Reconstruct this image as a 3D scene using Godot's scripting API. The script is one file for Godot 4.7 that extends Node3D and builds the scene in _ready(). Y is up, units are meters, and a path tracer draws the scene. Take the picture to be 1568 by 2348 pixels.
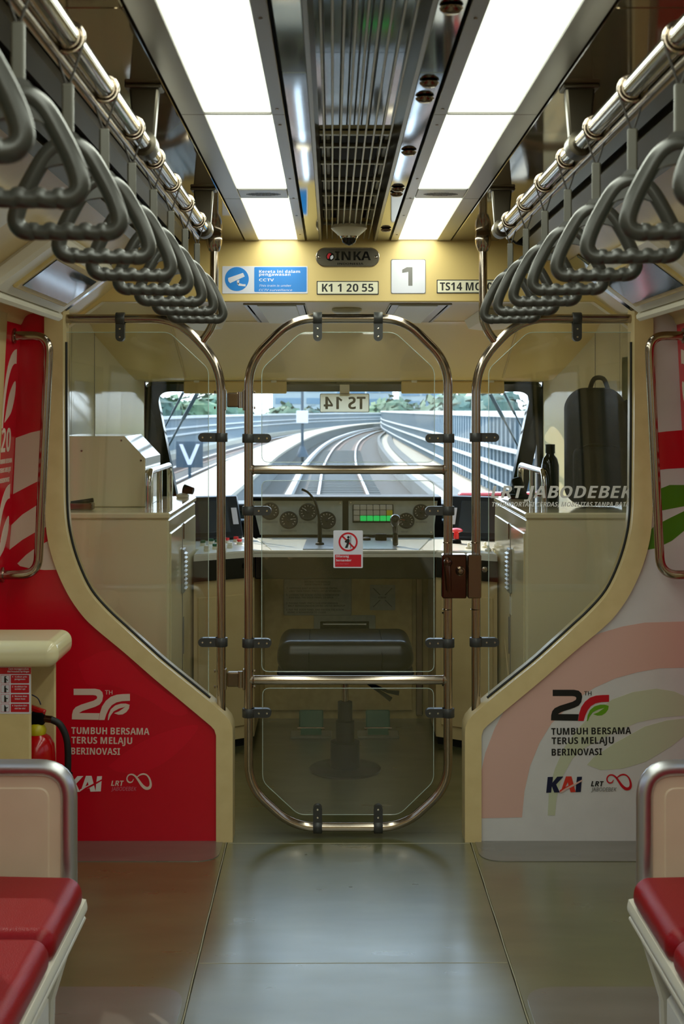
extends Node3D
# A light-rail saloon looking forward through the glazed cab partition. Train axes: x across, y up from the floor, -z forward.

const F := 3000.0          # focal length in pixels of the 1568 x 2348 frame
const CX := 762.0          # vanishing point of the train's long axis
const CY := 942.0
const EYE := Vector3(-0.06, 1.58, 0.0)
const CEIL := 2.24
const DP := 4.80           # distance of the partition's face
const DG := 4.85           # distance of its glass and tubes
var M := {}
var used := {}
var rng := RandomNumberGenerator.new()
var font_regular: SystemFont
var font_bold: SystemFont

# ---------------------------------------------------------------- mesh builder
class MB:
	var v := PackedVector3Array()
	var n := PackedVector3Array()
	var uv := PackedVector2Array()

	func tri(a: Vector3, b: Vector3, c: Vector3, na: Vector3, nb: Vector3, nc: Vector3) -> void:
		if (c - a).cross(b - a).dot(na + nb + nc) < 0.0:
			v.append_array([a, c, b]); n.append_array([na, nc, nb])
		else:
			v.append_array([a, b, c]); n.append_array([na, nb, nc])

	func quad(a: Vector3, b: Vector3, c: Vector3, d: Vector3, hint: Vector3) -> void:
		var g := (c - a).cross(b - a)
		if g.length() < 1e-12:
			g = (d - a).cross(c - a)
		if g.length() < 1e-12:
			return
		g = g.normalized()
		if g.dot(hint) < 0.0:
			g = -g
		tri(a, b, c, g, g, g)
		tri(a, c, d, g, g, g)

	func box(c: Vector3, s: Vector3, bev := 0.0, bs := Basis()) -> MB:
		var h := s * 0.5
		var b: float = minf(bev, minf(h.x, minf(h.y, h.z)) * 0.9)
		var start := v.size()
		for ax in 3:
			var u := (ax + 1) % 3
			var w := (ax + 2) % 3
			for sg in [-1.0, 1.0]:
				var q := []
				for k in [[-1, -1], [1, -1], [1, 1], [-1, 1]]:
					var p := Vector3()
					p[ax] = sg * h[ax]
					p[u] = k[0] * (h[u] - b)
					p[w] = k[1] * (h[w] - b)
					q.append(p)
				var hint := Vector3()
				hint[ax] = sg
				quad(q[0], q[1], q[2], q[3], hint)
		if b > 0.0:
			for ax in 3:
				var u := (ax + 1) % 3
				var w := (ax + 2) % 3
				for su in [-1.0, 1.0]:
					for sw in [-1.0, 1.0]:
						var p := Vector3(); var q := Vector3(); var r := Vector3(); var t := Vector3()
						p[u] = su * h[u]; p[w] = sw * (h[w] - b); p[ax] = -(h[ax] - b)
						q[u] = su * (h[u] - b); q[w] = sw * h[w]; q[ax] = -(h[ax] - b)
						r = q; r[ax] = h[ax] - b
						t = p; t[ax] = h[ax] - b
						var hint := Vector3()
						hint[u] = su; hint[w] = sw
						quad(p, q, r, t, hint)
			for sx in [-1.0, 1.0]:
				for sy in [-1.0, 1.0]:
					for sz in [-1.0, 1.0]:
						var k := Vector3(sx, sy, sz)
						var nn := k.normalized()
						tri(Vector3(sx * h.x, sy * (h.y - b), sz * (h.z - b)), Vector3(sx * (h.x - b), sy * h.y, sz * (h.z - b)), Vector3(sx * (h.x - b), sy * (h.y - b), sz * h.z), nn, nn, nn)
		for i in range(start, v.size()):
			v[i] = bs * v[i] + c
			n[i] = (bs * n[i]).normalized()
		return self

	func rbox(c: Vector3, s: Vector3, r: float, k := 5, bs := Basis()) -> MB:
		# box with round edges: every face is a grid pushed out to radius r
		var h := s * 0.5
		r = minf(r, minf(h.x, minf(h.y, h.z)))
		var inner := h - Vector3(r, r, r)
		for ax in 3:
			var u := (ax + 1) % 3
			var w := (ax + 2) % 3
			for sg in [-1.0, 1.0]:
				var cu := []
				var cw := []
				for i in k + 1:
					cu.append(-h[u] + r * (1.0 - cos(PI / 2 * i / k)))
					cw.append(-h[w] + r * (1.0 - cos(PI / 2 * i / k)))
				for i in k + 1:
					cu.append(h[u] - r * (1.0 - cos(PI / 2 * (k - i) / k)))
					cw.append(h[w] - r * (1.0 - cos(PI / 2 * (k - i) / k)))
				var pts := []
				var nor := []
				for a in cu:
					var row := []
					var rown := []
					for b in cw:
						var p := Vector3()
						p[ax] = sg * h[ax]; p[u] = a; p[w] = b
						var q := p.clamp(-inner, inner)
						var d := (p - q).normalized()
						row.append(q + d * r)
						rown.append(d)
					pts.append(row); nor.append(rown)
				for i in pts.size() - 1:
					for j in pts[0].size() - 1:
						var A: Vector3 = bs * pts[i][j] + c; var B: Vector3 = bs * pts[i + 1][j] + c
						var C: Vector3 = bs * pts[i + 1][j + 1] + c; var D: Vector3 = bs * pts[i][j + 1] + c
						var na: Vector3 = bs * nor[i][j]; var nb: Vector3 = bs * nor[i + 1][j]; var nc: Vector3 = bs * nor[i + 1][j + 1]; var nd: Vector3 = bs * nor[i][j + 1]
						if (C - A).cross(B - A).length() > 1e-12: tri(A, B, C, na, nb, nc)
						if (D - A).cross(C - A).length() > 1e-12: tri(A, C, D, na, nc, nd)
		return self

	func tube(path: Array, r, seg := 12, closed := false, caps := true, flat := 1.0) -> MB:
		# r: one radius or one per point; flat squeezes the section across
		var m := path.size()
		var tang := []
		for i in m:
			var a: Vector3 = path[(i - 1 + m) % m] if closed or i > 0 else path[0]
			var b: Vector3 = path[(i + 1) % m] if closed or i < m - 1 else path[m - 1]
			tang.append((b - a).normalized())
		var t0: Vector3 = tang[0]
		var up := Vector3.UP if absf(t0.y) < 0.9 else Vector3.RIGHT
		var sd := t0.cross(up).normalized()
		var rings := []
		var norms := []
		for i in m:
			var t: Vector3 = tang[i]
			sd = (sd - t * sd.dot(t)).normalized()
			var ot := t.cross(sd)
			var rr: float = r[i] if r is Array else r
			var ring := []
			var rn := []
			for j in seg:
				var an := TAU * j / seg
				var o := sd * cos(an) * flat + ot * sin(an)
				ring.append(path[i] + o * rr)
				rn.append((sd * cos(an) / flat + ot * sin(an)).normalized())
			rings.append(ring); norms.append(rn)
		var last := m if closed else m - 1
		for i in last:
			var k := (i + 1) % m
			for j in seg:
				var l := (j + 1) % seg
				tri(rings[i][j], rings[k][j], rings[k][l], norms[i][j], norms[k][j], norms[k][l])
				tri(rings[i][j], rings[k][l], rings[i][l], norms[i][j], norms[k][l], norms[i][l])
		if caps and not closed:
			for e in [0, m - 1]:
				var d: Vector3 = tang[e] * (-1.0 if e == 0 else 1.0)
				for j in range(1, seg - 1):
					tri(rings[e][0], rings[e][j], rings[e][j + 1], d, d, d)
		return self

	func lathe(prof: Array, seg := 24, xf := Transform3D()) -> MB:
		# prof: [radius, height] pairs round the local y axis
		var ns := []
		for i in prof.size() - 1:
			var dr: float = prof[i + 1][0] - prof[i][0]
			var dh: float = prof[i + 1][1] - prof[i][1]
			ns.append(Vector2(dh, -dr).normalized())
		for i in prof.size() - 1:
			var na: Vector2 = ns[i]
			var nb: Vector2 = ns[i]
			if i > 0 and ns[i - 1].dot(ns[i]) > 0.7: na = (ns[i - 1] + ns[i]).normalized()
			if i < ns.size() - 1 and ns[i + 1].dot(ns[i]) > 0.7: nb = (ns[i + 1] + ns[i]).normalized()
			for j in seg:
				var a := TAU * j / seg
				var b := TAU * (j + 1) / seg
				var ca := Vector3(cos(a), 0, sin(a)); var cb := Vector3(cos(b), 0, sin(b))
				var y0 := Vector3(0, prof[i][1], 0); var y1 := Vector3(0, prof[i + 1][1], 0)
				var p0: Vector3 = xf * (ca * prof[i][0] + y0); var p1: Vector3 = xf * (cb * prof[i][0] + y0)
				var p2: Vector3 = xf * (cb * prof[i + 1][0] + y1); var p3: Vector3 = xf * (ca * prof[i + 1][0] + y1)
				var n0 := (xf.basis * (ca * na.x + Vector3(0, na.y, 0))).normalized(); var n1 := (xf.basis * (cb * na.x + Vector3(0, na.y, 0))).normalized()
				var n2 := (xf.basis * (cb * nb.x + Vector3(0, nb.y, 0))).normalized(); var n3 := (xf.basis * (ca * nb.x + Vector3(0, nb.y, 0))).normalized()
				if prof[i][0] > 1e-6: tri(p0, p1, p2, n0, n1, n2)
				if prof[i + 1][0] > 1e-6: tri(p0, p2, p3, n0, n2, n3)
		return self

	func prism(poly: PackedVector2Array, z0: float, z1: float, xf := Transform3D(), bev := 0.0) -> MB:
		# extrudes an outline of the local xy plane from z0 to z1 (z1 = the seen face, chamfered by bev)
		if Geometry2D.is_polygon_clockwise(poly):
			poly = poly.duplicate(); poly.reverse()
		var face := poly
		if bev > 0.0:
			var ins := Geometry2D.offset_polygon(poly, -bev, Geometry2D.JOIN_MITER)
			if ins.size() == 1 and ins[0].size() == poly.size(): 
				face = ins[0]
				# line the inset up with the outline
				var best := 0
				var bd := 1e9
				for k in face.size():
					if face[k].distance_to(poly[0]) < bd:
						bd = face[k].distance_to(poly[0]); best = k
				var turned := PackedVector2Array()
				for k in face.size(): turned.append(face[(k + best) % face.size()])
				face = turned
			else: bev = 0.0
		var m := poly.size()
		var fz := xf.basis.z.normalized() * signf(z1 - z0)
		for lay in [[face, z1, fz], [poly, z0, -fz]]:
			var idx := Geometry2D.triangulate_polygon(lay[0])
			for k in range(0, idx.size(), 3):
				var q := []
				for o in 3: q.append(xf * Vector3(lay[0][idx[k + o]].x, lay[0][idx[k + o]].y, lay[1]))
				tri(q[0], q[1], q[2], lay[2], lay[2], lay[2])
		var en := []
		for i in m:
			var d := poly[(i + 1) % m] - poly[i]
			en.append(Vector2(d.y, -d.x).normalized())
		var zs: float = z1 - bev * signf(z1 - z0)
		for i in m:
			var k := (i + 1) % m
			var na: Vector2 = en[i]; var nb: Vector2 = en[i]
			if en[(i - 1 + m) % m].dot(en[i]) > 0.75: na = (en[(i - 1 + m) % m] + en[i]).normalized()
			if en[k].dot(en[i]) > 0.75: nb = (en[k] + en[i]).normalized()
			var A := (xf.basis * Vector3(na.x, na.y, 0)).normalized(); var B := (xf.basis * Vector3(nb.x, nb.y, 0)).normalized()
			var p0: Vector3 = xf * Vector3(poly[i].x, poly[i].y, z0); var p1: Vector3 = xf * Vector3(poly[k].x, poly[k].y, z0)
			var p2: Vector3 = xf * Vector3(poly[k].x, poly[k].y, zs); var p3: Vector3 = xf * Vector3(poly[i].x, poly[i].y, zs)
			tri(p0, p1, p2, A, B, B)
			tri(p0, p2, p3, A, B, A)
			if bev > 0.0:
				var p4: Vector3 = xf * Vector3(face[k].x, face[k].y, z1); var p5: Vector3 = xf * Vector3(face[i].x, face[i].y, z1)
				var A2 := (A + fz).normalized(); var B2 := (B + fz).normalized()
				tri(p3, p2, p4, A2, B2, B2)
				tri(p3, p4, p5, A2, B2, A2)
		return self

	func sheet(poly: PackedVector2Array, xf := Transform3D()) -> MB:
		# a sticker: one face of an outline
		var z := xf.basis.z.normalized()
		var idx := Geometry2D.triangulate_polygon(poly)
		for k in range(0, idx.size(), 3):
			var q := []
			for o in 3: q.append(xf * Vector3(poly[idx[k + o]].x, poly[idx[k + o]].y, 0))
			tri(q[0], q[1], q[2], z, z, z)
		return self

	func ribbon(pts: Array, w: Array, z0: float, z1: float, xf := Transform3D()) -> MB:
		# a flat stroke of changing width along 2D points
		var l := PackedVector2Array(); var r := PackedVector2Array()
		for i in pts.size():
			var a: Vector2 = pts[maxi(i - 1, 0)]; var b: Vector2 = pts[mini(i + 1, pts.size() - 1)]
			var t := (b - a).normalized()
			var nn: Vector2 = Vector2(-t.y, t.x) * (w[i] * 0.5)
			l.append(pts[i] + nn); r.append(pts[i] - nn)
		for i in pts.size() - 1:
			prism(PackedVector2Array([l[i], l[i + 1], r[i + 1], r[i]]), z0, z1, xf)
		return self

	func mesh() -> ArrayMesh:
		var m := ArrayMesh.new()
		if v.is_empty(): return m
		var a := []
		a.resize(Mesh.ARRAY_MAX)
		a[Mesh.ARRAY_VERTEX] = v
		a[Mesh.ARRAY_NORMAL] = n
		m.add_surface_from_arrays(Mesh.PRIMITIVE_TRIANGLES, a)
		return m

# ---------------------------------------------------------------- small tools
func at(px: float, py: float, d: float) -> Vector3:
	return Vector3((px - CX) / F * d + EYE.x, EYE.y - (py - CY) / F * d, -d)

func flat2(px: float, py: float, d: float) -> Vector2:
	var p := at(px, py, d)
	return Vector2(p.x, p.y)

func fillet(pts: Array, r: float, k := 6, closed := false) -> Array:
	var out := []
	var m := pts.size()
	for i in m:
		if not closed and (i == 0 or i == m - 1):
			out.append(pts[i]); continue
		var p = pts[i]
		var a = pts[(i - 1 + m) % m]
		var b = pts[(i + 1) % m]
		var da = (a - p); var db = (b - p)
		var c: float = minf(r, minf(da.length(), db.length()) * 0.49)
		var s = p + da.normalized() * c
		var e = p + db.normalized() * c
		for j in k + 1:
			var t := float(j) / k
			out.append(s * (1 - t) * (1 - t) + p * 2 * t * (1 - t) + e * t * t)
	return out

func spline(pts: Array, k := 4) -> Array:
	var out := []
	for i in pts.size() - 1:
		var p0 = pts[maxi(i - 1, 0)]; var p1 = pts[i]; var p2 = pts[i + 1]; var p3 = pts[mini(i + 2, pts.size() - 1)]
		for j in k:
			var t := float(j) / k
			out.append(0.5 * ((2 * p1) + (p2 - p0) * t + (2 * p0 - 5 * p1 + 4 * p2 - p3) * t * t + (3 * p1 - p0 - 3 * p2 + p3) * t * t * t))
	out.append(pts[-1])
	return out

func pv(a: Array) -> PackedVector2Array:
	var o := PackedVector2Array()
	for p in a: o.append(p if p is Vector2 else Vector2(p[0], p[1]))
	return o

func rrect(w: float, h: float, r: float, k := 5, c := Vector2()) -> PackedVector2Array:
	var o := PackedVector2Array()
	for q in [[1, 1, 0], [-1, 1, 1], [-1, -1, 2], [1, -1, 3]]:
		for i in k + 1:
			var an: float = PI / 2 * (q[2] + float(i) / k)
			o.append(c + Vector2(q[0] * (w / 2 - r), q[1] * (h / 2 - r)) + Vector2(cos(an), sin(an)) * r)
	return o

func disc2(r: float, k := 24, c := Vector2()) -> PackedVector2Array:
	var o := PackedVector2Array()
	for i in k: o.append(c + Vector2(cos(TAU * i / k), sin(TAU * i / k)) * r)
	return o

func mirrored(poly: PackedVector2Array) -> PackedVector2Array:
	var o := PackedVector2Array()
	for p in poly: o.append(Vector2(-p.x, p.y))
	return o

# an outline given in pixels at distance d, side s (-1 as drawn on the left, +1 mirrored about the train's centre)
func outline(pts: Array, d: float, s := -1.0) -> PackedVector2Array:
	var o := PackedVector2Array()
	for p in pts:
		var q := flat2(p[0], p[1], d)
		o.append(Vector2(q.x if s < 0 else -q.x, q.y))
	return o

func numbered(called: String) -> String:
	used[called] = used.get(called, -1) + 1
	return called if used[called] == 0 else "%s_%03d" % [called, used[called]]

func thing(called: String, label: String, category: String, base := Vector3(), group := "") -> Node3D:
	var o := Node3D.new()
	o.name = numbered(called)
	add_child(o)
	o.position = base
	o.set_meta("label", label); o.set_meta("category", category)
	if group: o.set_meta("group", group)
	return o

# meshes are made in train axes; a part is set back by where its thing stands
func part(called: String, mb, m: Material, parent: Node3D, label := "") -> MeshInstance3D:
	var o := MeshInstance3D.new()
	o.name = called
	o.mesh = mb.mesh() if mb is MB else mb
	o.material_override = m
	parent.add_child(o, true)
	var root := parent
	while root.get_parent() != self: root = root.get_parent()
	if parent == root: o.position = -root.position
	if label: o.set_meta("label", label)
	return o

func struct(called: String, mb, m: Material, label: String, category := "") -> MeshInstance3D:
	var o := MeshInstance3D.new()
	o.name = numbered(called)
	o.mesh = mb.mesh() if mb is MB else mb
	o.material_override = m
	add_child(o, true)
	o.set_meta("kind", "structure"); o.set_meta("label", label)
	if category: o.set_meta("category", category)
	return o

func copy(src: Node3D, shift: Vector3, turn := 0.0, label := "") -> Node3D:
	var o: Node3D = src.duplicate()
	var nm := String(src.name)
	o.name = numbered(nm)
	add_child(o)
	o.position = src.position + shift
	o.rotation.y = turn
	if label: o.set_meta("label", label)
	return o

func words(s: String, cap: float, m: Material, parent: Node3D, xf: Transform3D, bold := true, width := 0.0, slant := 0.0, depth := 0.001) -> MeshInstance3D:
	# xf: the middle of the line, text facing local +z; cap: height of the capitals
	var t := TextMesh.new()
	t.text = s
	t.font = font_bold if bold else font_regular
	t.font_size = 32
	t.pixel_size = cap / 0.714 / 32.0
	t.depth = depth
	t.curve_step = 1.2
	t.horizontal_alignment = HORIZONTAL_ALIGNMENT_CENTER
	t.vertical_alignment = VERTICAL_ALIGNMENT_CENTER
	var bb := t.get_aabb()
	var o := MeshInstance3D.new()
	o.name = "lettering"
	o.mesh = t
	o.material_override = m
	parent.add_child(o, true)
	var sx := width / bb.size.x if width > 0.0 and bb.size.x > 0.0 else 1.0
	var bs := Basis(Vector3(sx, 0, 0), Vector3(slant * sx, 1, 0), Vector3(0, 0, 1))
	var mid := bb.get_center()
	var w := xf * Transform3D(bs, Vector3()) * Transform3D(Basis(), Vector3(-mid.x, -mid.y, 0))
	var root := parent
	while root.get_parent() != self: root = root.get_parent()
	o.transform = w
	if parent == root: o.position -= root.position
	return o

func facing(p: Vector3, turn := 0.0) -> Transform3D:
	return Transform3D(Basis(Vector3.UP, turn), p)

# ---------------------------------------------------------------- materials
func mat(called: String, c: Color, rough := 0.5, metal := 0.0, spec := 0.5) -> StandardMaterial3D:
	var m := StandardMaterial3D.new()
	m.resource_name = called
	m.albedo_color = c
	m.roughness = rough
	m.metallic = metal
	m.metallic_specular = spec
	M[called] = m
	return m

func noise_tex(size: int, freq: float, seed_: int, lo: Color, hi: Color, oct := 4, as_normal := false, bump := 4.0) -> NoiseTexture2D:
	var f := FastNoiseLite.new()
	f.seed = seed_
	f.noise_type = FastNoiseLite.TYPE_SIMPLEX_SMOOTH
	f.frequency = freq
	f.fractal_octaves = oct
	var t := NoiseTexture2D.new()
	t.width = size; t.height = size
	t.seamless = true
	t.noise = f
	if as_normal:
		t.as_normal_map = true
		t.bump_strength = bump
	else:
		var g := Gradient.new()
		g.set_color(0, lo); g.set_color(1, hi)
		t.color_ramp = g
	return t

func grain(m: StandardMaterial3D, tex: Texture2D, scale: Vector3) -> void:
	m.albedo_texture = tex
	m.uv1_triplanar = true
	m.uv1_world_triplanar = true
	m.uv1_scale = scale

func glass(called: String, c: Color, a: float) -> StandardMaterial3D:
	var m := mat(called, Color(c.r, c.g, c.b, a), 0.02)
	m.transparency = BaseMaterial3D.TRANSPARENCY_ALPHA
	return m

func materials() -> void:
	var white := Color.WHITE
	mat("cream", Color(0.85, 0.765, 0.565), 0.28)
	grain(M.cream, noise_tex(512, 0.02, 3, Color(0.95, 0.94, 0.92), white), Vector3(0.9, 0.9, 0.9))
	mat("dimmed_cream", Color(0.835, 0.73, 0.475), 0.28)  # yellower cab paint, also darkened to offset bright light on the bulkhead
	mat("cream_gloss", Color(0.87, 0.825, 0.66), 0.09)
	mat("cream_dull", Color(0.80, 0.71, 0.48), 0.42)
	grain(M.cream_dull, noise_tex(512, 0.03, 9, Color(0.9, 0.88, 0.84), white), Vector3(1.1, 1.1, 1.1))
	mat("screen_cream", Color(0.88, 0.79, 0.68), 0.4)
	grain(M.screen_cream, noise_tex(512, 0.012, 5, Color(0.96, 0.95, 0.94), white, 3), Vector3(0.8, 0.8, 0.8))
	mat("silver", Color(0.80, 0.80, 0.82), 0.36, 1.0)
	mat("duct_alu", Color(0.46, 0.44, 0.38), 0.34, 1.0)
	mat("shell_white", Color(0.86, 0.84, 0.78), 0.3)
	mat("wrap_red", Color(0.77, 0.008, 0.125), 0.24)
	mat("wrap_red_light", Color(0.81, 0.02, 0.145), 0.24)
	mat("wrap_white", Color(0.83, 0.82, 0.825), 0.33)
	grain(M.wrap_white, noise_tex(512, 0.015, 21, Color(0.97, 0.97, 0.97), white), Vector3(1, 1, 1))
	mat("wrap_cream", Color(0.83, 0.76, 0.69), 0.3)
	mat("wrap_pink", Color(0.83, 0.67, 0.625), 0.33)
	mat("wrap_sage", Color(0.745, 0.76, 0.655), 0.33)
	mat("wrap_green", Color(0.28, 0.50, 0.03), 0.3)
	mat("leaf_green", Color(0.38, 0.60, 0.08), 0.35)
	mat("print_black", Color(0.05, 0.05, 0.06), 0.45)
	mat("print_white", Color(0.90, 0.88, 0.86), 0.45)
	mat("print_cream", Color(0.86, 0.78, 0.72), 0.45)
	mat("print_pink", Color(0.80, 0.42, 0.50), 0.45)
	mat("print_grey", Color(0.45, 0.44, 0.43), 0.45)
	mat("print_navy", Color(0.05, 0.07, 0.22), 0.4)
	mat("print_orange", Color(0.80, 0.20, 0.13), 0.4)
	mat("print_red", Color(0.74, 0.02, 0.12), 0.4)
	mat("print_blue", Color(0.06, 0.48, 0.82), 0.35)
	mat("sign_white", Color(0.83, 0.83, 0.88), 0.25)
	mat("sign_cream", Color(0.90, 0.88, 0.78), 0.35)
	mat("glass_letter", Color(0.86, 0.85, 0.84), 0.5)
	mat("steel", Color(0.66, 0.61, 0.56), 0.14, 1.0)
	mat("steel_dark", Color(0.50, 0.43, 0.36), 0.22, 1.0)
	mat("chrome", Color(0.80, 0.78, 0.74), 0.09, 1.0)
	mat("mirror_steel", Color(0.62, 0.64, 0.64), 0.06, 1.0)
	mat("brushed", Color(0.64, 0.63, 0.61), 0.33, 1.0)
	mat("alu", Color(0.62, 0.61, 0.57), 0.3, 1.0)
	mat("alu_dark", Color(0.34, 0.32, 0.28), 0.35, 1.0)
	mat("gloss_panel", Color(0.52, 0.46, 0.36), 0.05, 0.55)
	mat("black", Color(0.012, 0.012, 0.012), 0.6, 0.0, 0.25)
	mat("black_gloss", Color(0.012, 0.016, 0.016), 0.12)
	mat("rubber", Color(0.02, 0.02, 0.022), 0.55)
	mat("clamp_grey", Color(0.20, 0.20, 0.195), 0.4)
	mat("handle_grey", Color(0.20, 0.197, 0.18), 0.32)
	mat("sleeve_grey", Color(0.27, 0.26, 0.22), 0.42)
	mat("cord", Color(0.14, 0.115, 0.085), 0.7)
	mat("seat_red", Color(0.53, 0.018, 0.07), 0.36, 0.0, 0.38)
	M.seat_red.heightmap_enabled = true
	M.seat_red.heightmap_scale = 0.05
	M.seat_red.heightmap_texture = noise_tex(512, 0.09, 31, Color.BLACK, white, 3)
	M.seat_red.uv1_triplanar = true
	M.seat_red.uv1_scale = Vector3(6, 6, 6)
	mat("seat_black", Color(0.03, 0.036, 0.038), 0.3)
	mat("fabric_black", Color(0.018, 0.018, 0.02), 0.8)
	mat("extinguisher_red", Color(0.66, 0.01, 0.03), 0.18)
	mat("yellow", Color(0.70, 0.64, 0.05), 0.4)
	mat("teal", Color(0.14, 0.44, 0.36), 0.45)
	mat("gauge_face", Color(0.09, 0.10, 0.10), 0.35)
	mat("panel_grey", Color(0.62, 0.63, 0.585), 0.4)
	grain(M.panel_grey, noise_tex(256, 0.04, 12, Color(0.9, 0.9, 0.9), white), Vector3(3, 3, 3))
	mat("desk_metal", Color(0.42, 0.46, 0.49), 0.3, 0.6)
	mat("desk_white", Color(0.86, 0.86, 0.82), 0.22)
	mat("screen_glass", Color(0.22, 0.25, 0.28), 0.08)
	mat("bezel", Color(0.11, 0.135, 0.165), 0.35)
	mat("button_green", Color(0.02, 0.30, 0.16), 0.3)
	mat("button_red", Color(0.80, 0.04, 0.06), 0.28)
	mat("ivory", Color(0.84, 0.82, 0.74), 0.35)
	mat("lamp_off", Color(0.63, 0.60, 0.53), 0.35)
	mat("bronze", Color(0.34, 0.24, 0.20), 0.16, 1.0)
	glass("pane_olive", Color(0.17, 0.19, 0.03), 0.12)
	glass("pane_edge", Color(0.85, 0.92, 0.88), 0.55)
	glass("pane_clear", Color(0.70, 0.85, 0.88), 0.06)
	glass("pane_window", Color(0.05, 0.06, 0.06), 0.62)
	glass("pane_cab_side", Color(0.05, 0.06, 0.06), 0.75)
	var tp := mat("plate_cream", Color(0.90, 0.88, 0.78), 0.4)
	tp.backlight_enabled = true
	tp.backlight = Color(0.95, 0.92, 0.8)
	mat("cab_light", Color(0.86, 0.87, 0.86), 0.3)
	# vinyl floor: streaked olive sheet, its gloss broken by wear across the aisle
	for f in [["floor_olive", Color(0.385, 0.385, 0.25)], ["floor_grey", Color(0.42, 0.405, 0.375)]]:
		var m := mat(f[0], f[1], 0.36, 0.0, 0.85)
		m.albedo_texture = noise_tex(1024, 0.006, 41, Color(0.87, 0.87, 0.85), white, 4)
		m.roughness_texture = noise_tex(1024, 0.01, 47, Color(0.72, 0.72, 0.72), white, 5)
		m.heightmap_enabled = true
		m.heightmap_scale = 0.11
		m.heightmap_texture = noise_tex(1024, 0.006, 53, Color.BLACK, white, 3)
		m.uv1_triplanar = true
		m.uv1_world_triplanar = true
		m.uv1_scale = Vector3(0.25, 1.0, 0.7)
		m.clearcoat_enabled = true
		m.clearcoat = 1.0
		m.clearcoat_roughness = 0.24
	mat("weld", Color(0.62, 0.60, 0.50), 0.4)
	var lit := mat("light_diffuser", Color(0.95, 0.96, 0.93), 0.5)
	lit.emission_enabled = true
	lit.emission = Color(0.97, 1.0, 0.93)
	lit.emission_energy_multiplier = 1.15
	var g := mat("indicator_green", Color(0.10, 0.75, 0.35), 0.4)
	g.emission_enabled = true
	g.emission = Color(0.08, 0.72, 0.32)
	g.emission_energy_multiplier = 0.8
	# outside
	mat("concrete", Color(0.385, 0.395, 0.395), 0.85)
	grain(M.concrete, noise_tex(512, 0.02, 61, Color(0.8, 0.8, 0.8), white), Vector3(0.05, 0.05, 0.05))
	mat("concrete_pale", Color(0.60, 0.575, 0.52), 0.85)
	mat("ballast", Color(0.31, 0.30, 0.295), 0.95)
	grain(M.ballast, noise_tex(512, 0.05, 67, Color(0.6, 0.6, 0.6), white), Vector3(0.2, 0.2, 0.2))
	mat("rust", Color(0.34, 0.25, 0.21), 0.8)
	mat("rail_top", Color(0.9, 0.92, 0.94), 0.25, 0.6)
	mat("barrier", Color(0.30, 0.37, 0.42), 0.6)
	mat("barrier_rail", Color(0.74, 0.75, 0.75), 0.45)
	mat("sign_slate", Color(0.15, 0.23, 0.30), 0.5)
	mat("tower_white", Color(0.58, 0.62, 0.65), 0.7)
	mat("tower_blue", Color(0.34, 0.46, 0.56), 0.25)
	mat("foliage", Color(0.25, 0.36, 0.28), 0.8)  # foliage tones lean teal, distant haze put into the leaf colour
	mat("foliage_pale", Color(0.32, 0.42, 0.30), 0.8)
	mat("foliage_dark", Color(0.22, 0.32, 0.28), 0.8)
	mat("bark", Color(0.30, 0.24, 0.19), 0.9)
	mat("land", Color(0.36, 0.42, 0.30), 0.95)

# ---------------------------------------------------------------- the scene
func _ready() -> void:
	rng.seed = 7
	camera_and_light()
	font_regular = SystemFont.new(); font_regular.font_names = PackedStringArray(["Droid Sans"])
	font_bold = SystemFont.new(); font_bold.font_names = PackedStringArray(["Droid Sans"]); font_bold.font_weight = 700
	materials()
	floors()
	saloon_walls()
	ceiling_parts()
	cab_shell()
	outside()
	for s in [-1.0, 1.0]: partition(s)
	cab_door()
	header_signs()
	lights_overhead()
	overhead_rails()
	vents_and_monitors()
	seats()
	extinguisher()
	wall_handles()
	cab_furniture()
	driver_desk()
	driver_seat()
	cab_small_things()

func camera_and_light() -> void:
	var cam := Camera3D.new()
	cam.name = "camera"
	cam.projection = Camera3D.PROJECTION_FRUSTUM
	cam.near = 0.05
	cam.far = 2000.0
	cam.size = 2.0 * 0.05 * 1174.0 / F
	cam.frustum_offset = Vector2((784.0 - CX) / F, (CY - 1174.0) / F) * 0.05
	var lens := CameraAttributesPhysical.new()
	lens.frustum_focal_length = 46.0
	lens.frustum_focus_distance = 4.9
	lens.frustum_near = 0.05
	lens.frustum_far = 2000.0
	lens.exposure_aperture = 8.0
	cam.attributes = lens
	add_child(cam)
	cam.position = EYE
	var e := Environment.new()
	e.background_mode = Environment.BG_SKY
	var sk := ProceduralSkyMaterial.new()
	sk.sky_top_color = Color(0.74, 0.86, 0.97)
	sk.sky_horizon_color = Color(0.86, 0.93, 0.97)
	sk.sky_curve = 0.18
	sk.ground_horizon_color = Color(0.70, 0.74, 0.74)
	sk.ground_bottom_color = Color(0.45, 0.45, 0.42)
	sk.sky_energy_multiplier = 1.0
	sk.ground_energy_multiplier = 1.0
	sk.sun_angle_max = 20.0
	e.sky = Sky.new()
	e.sky.sky_material = sk
	e.background_energy_multiplier = 6.4
	e.tonemap_mode = Environment.TONE_MAPPER_LINEAR
	e.tonemap_exposure = 1.0
	e.sdfgi_enabled = true
	e.ssao_enabled = true
	e.ssil_enabled = true
	var we := WorldEnvironment.new()
	we.name = "world"
	we.environment = e
	add_child(we)
	var sun := DirectionalLight3D.new()
	sun.name = "sun"
	sun.light_energy = 2.8
	sun.light_color = Color(1.0, 0.96, 0.88)
	sun.light_angular_distance = 0.6
	sun.shadow_enabled = true
	add_child(sun)
	sun.look_at_from_position(Vector3.ZERO, Vector3(0.45, -0.62, 0.60))

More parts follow.
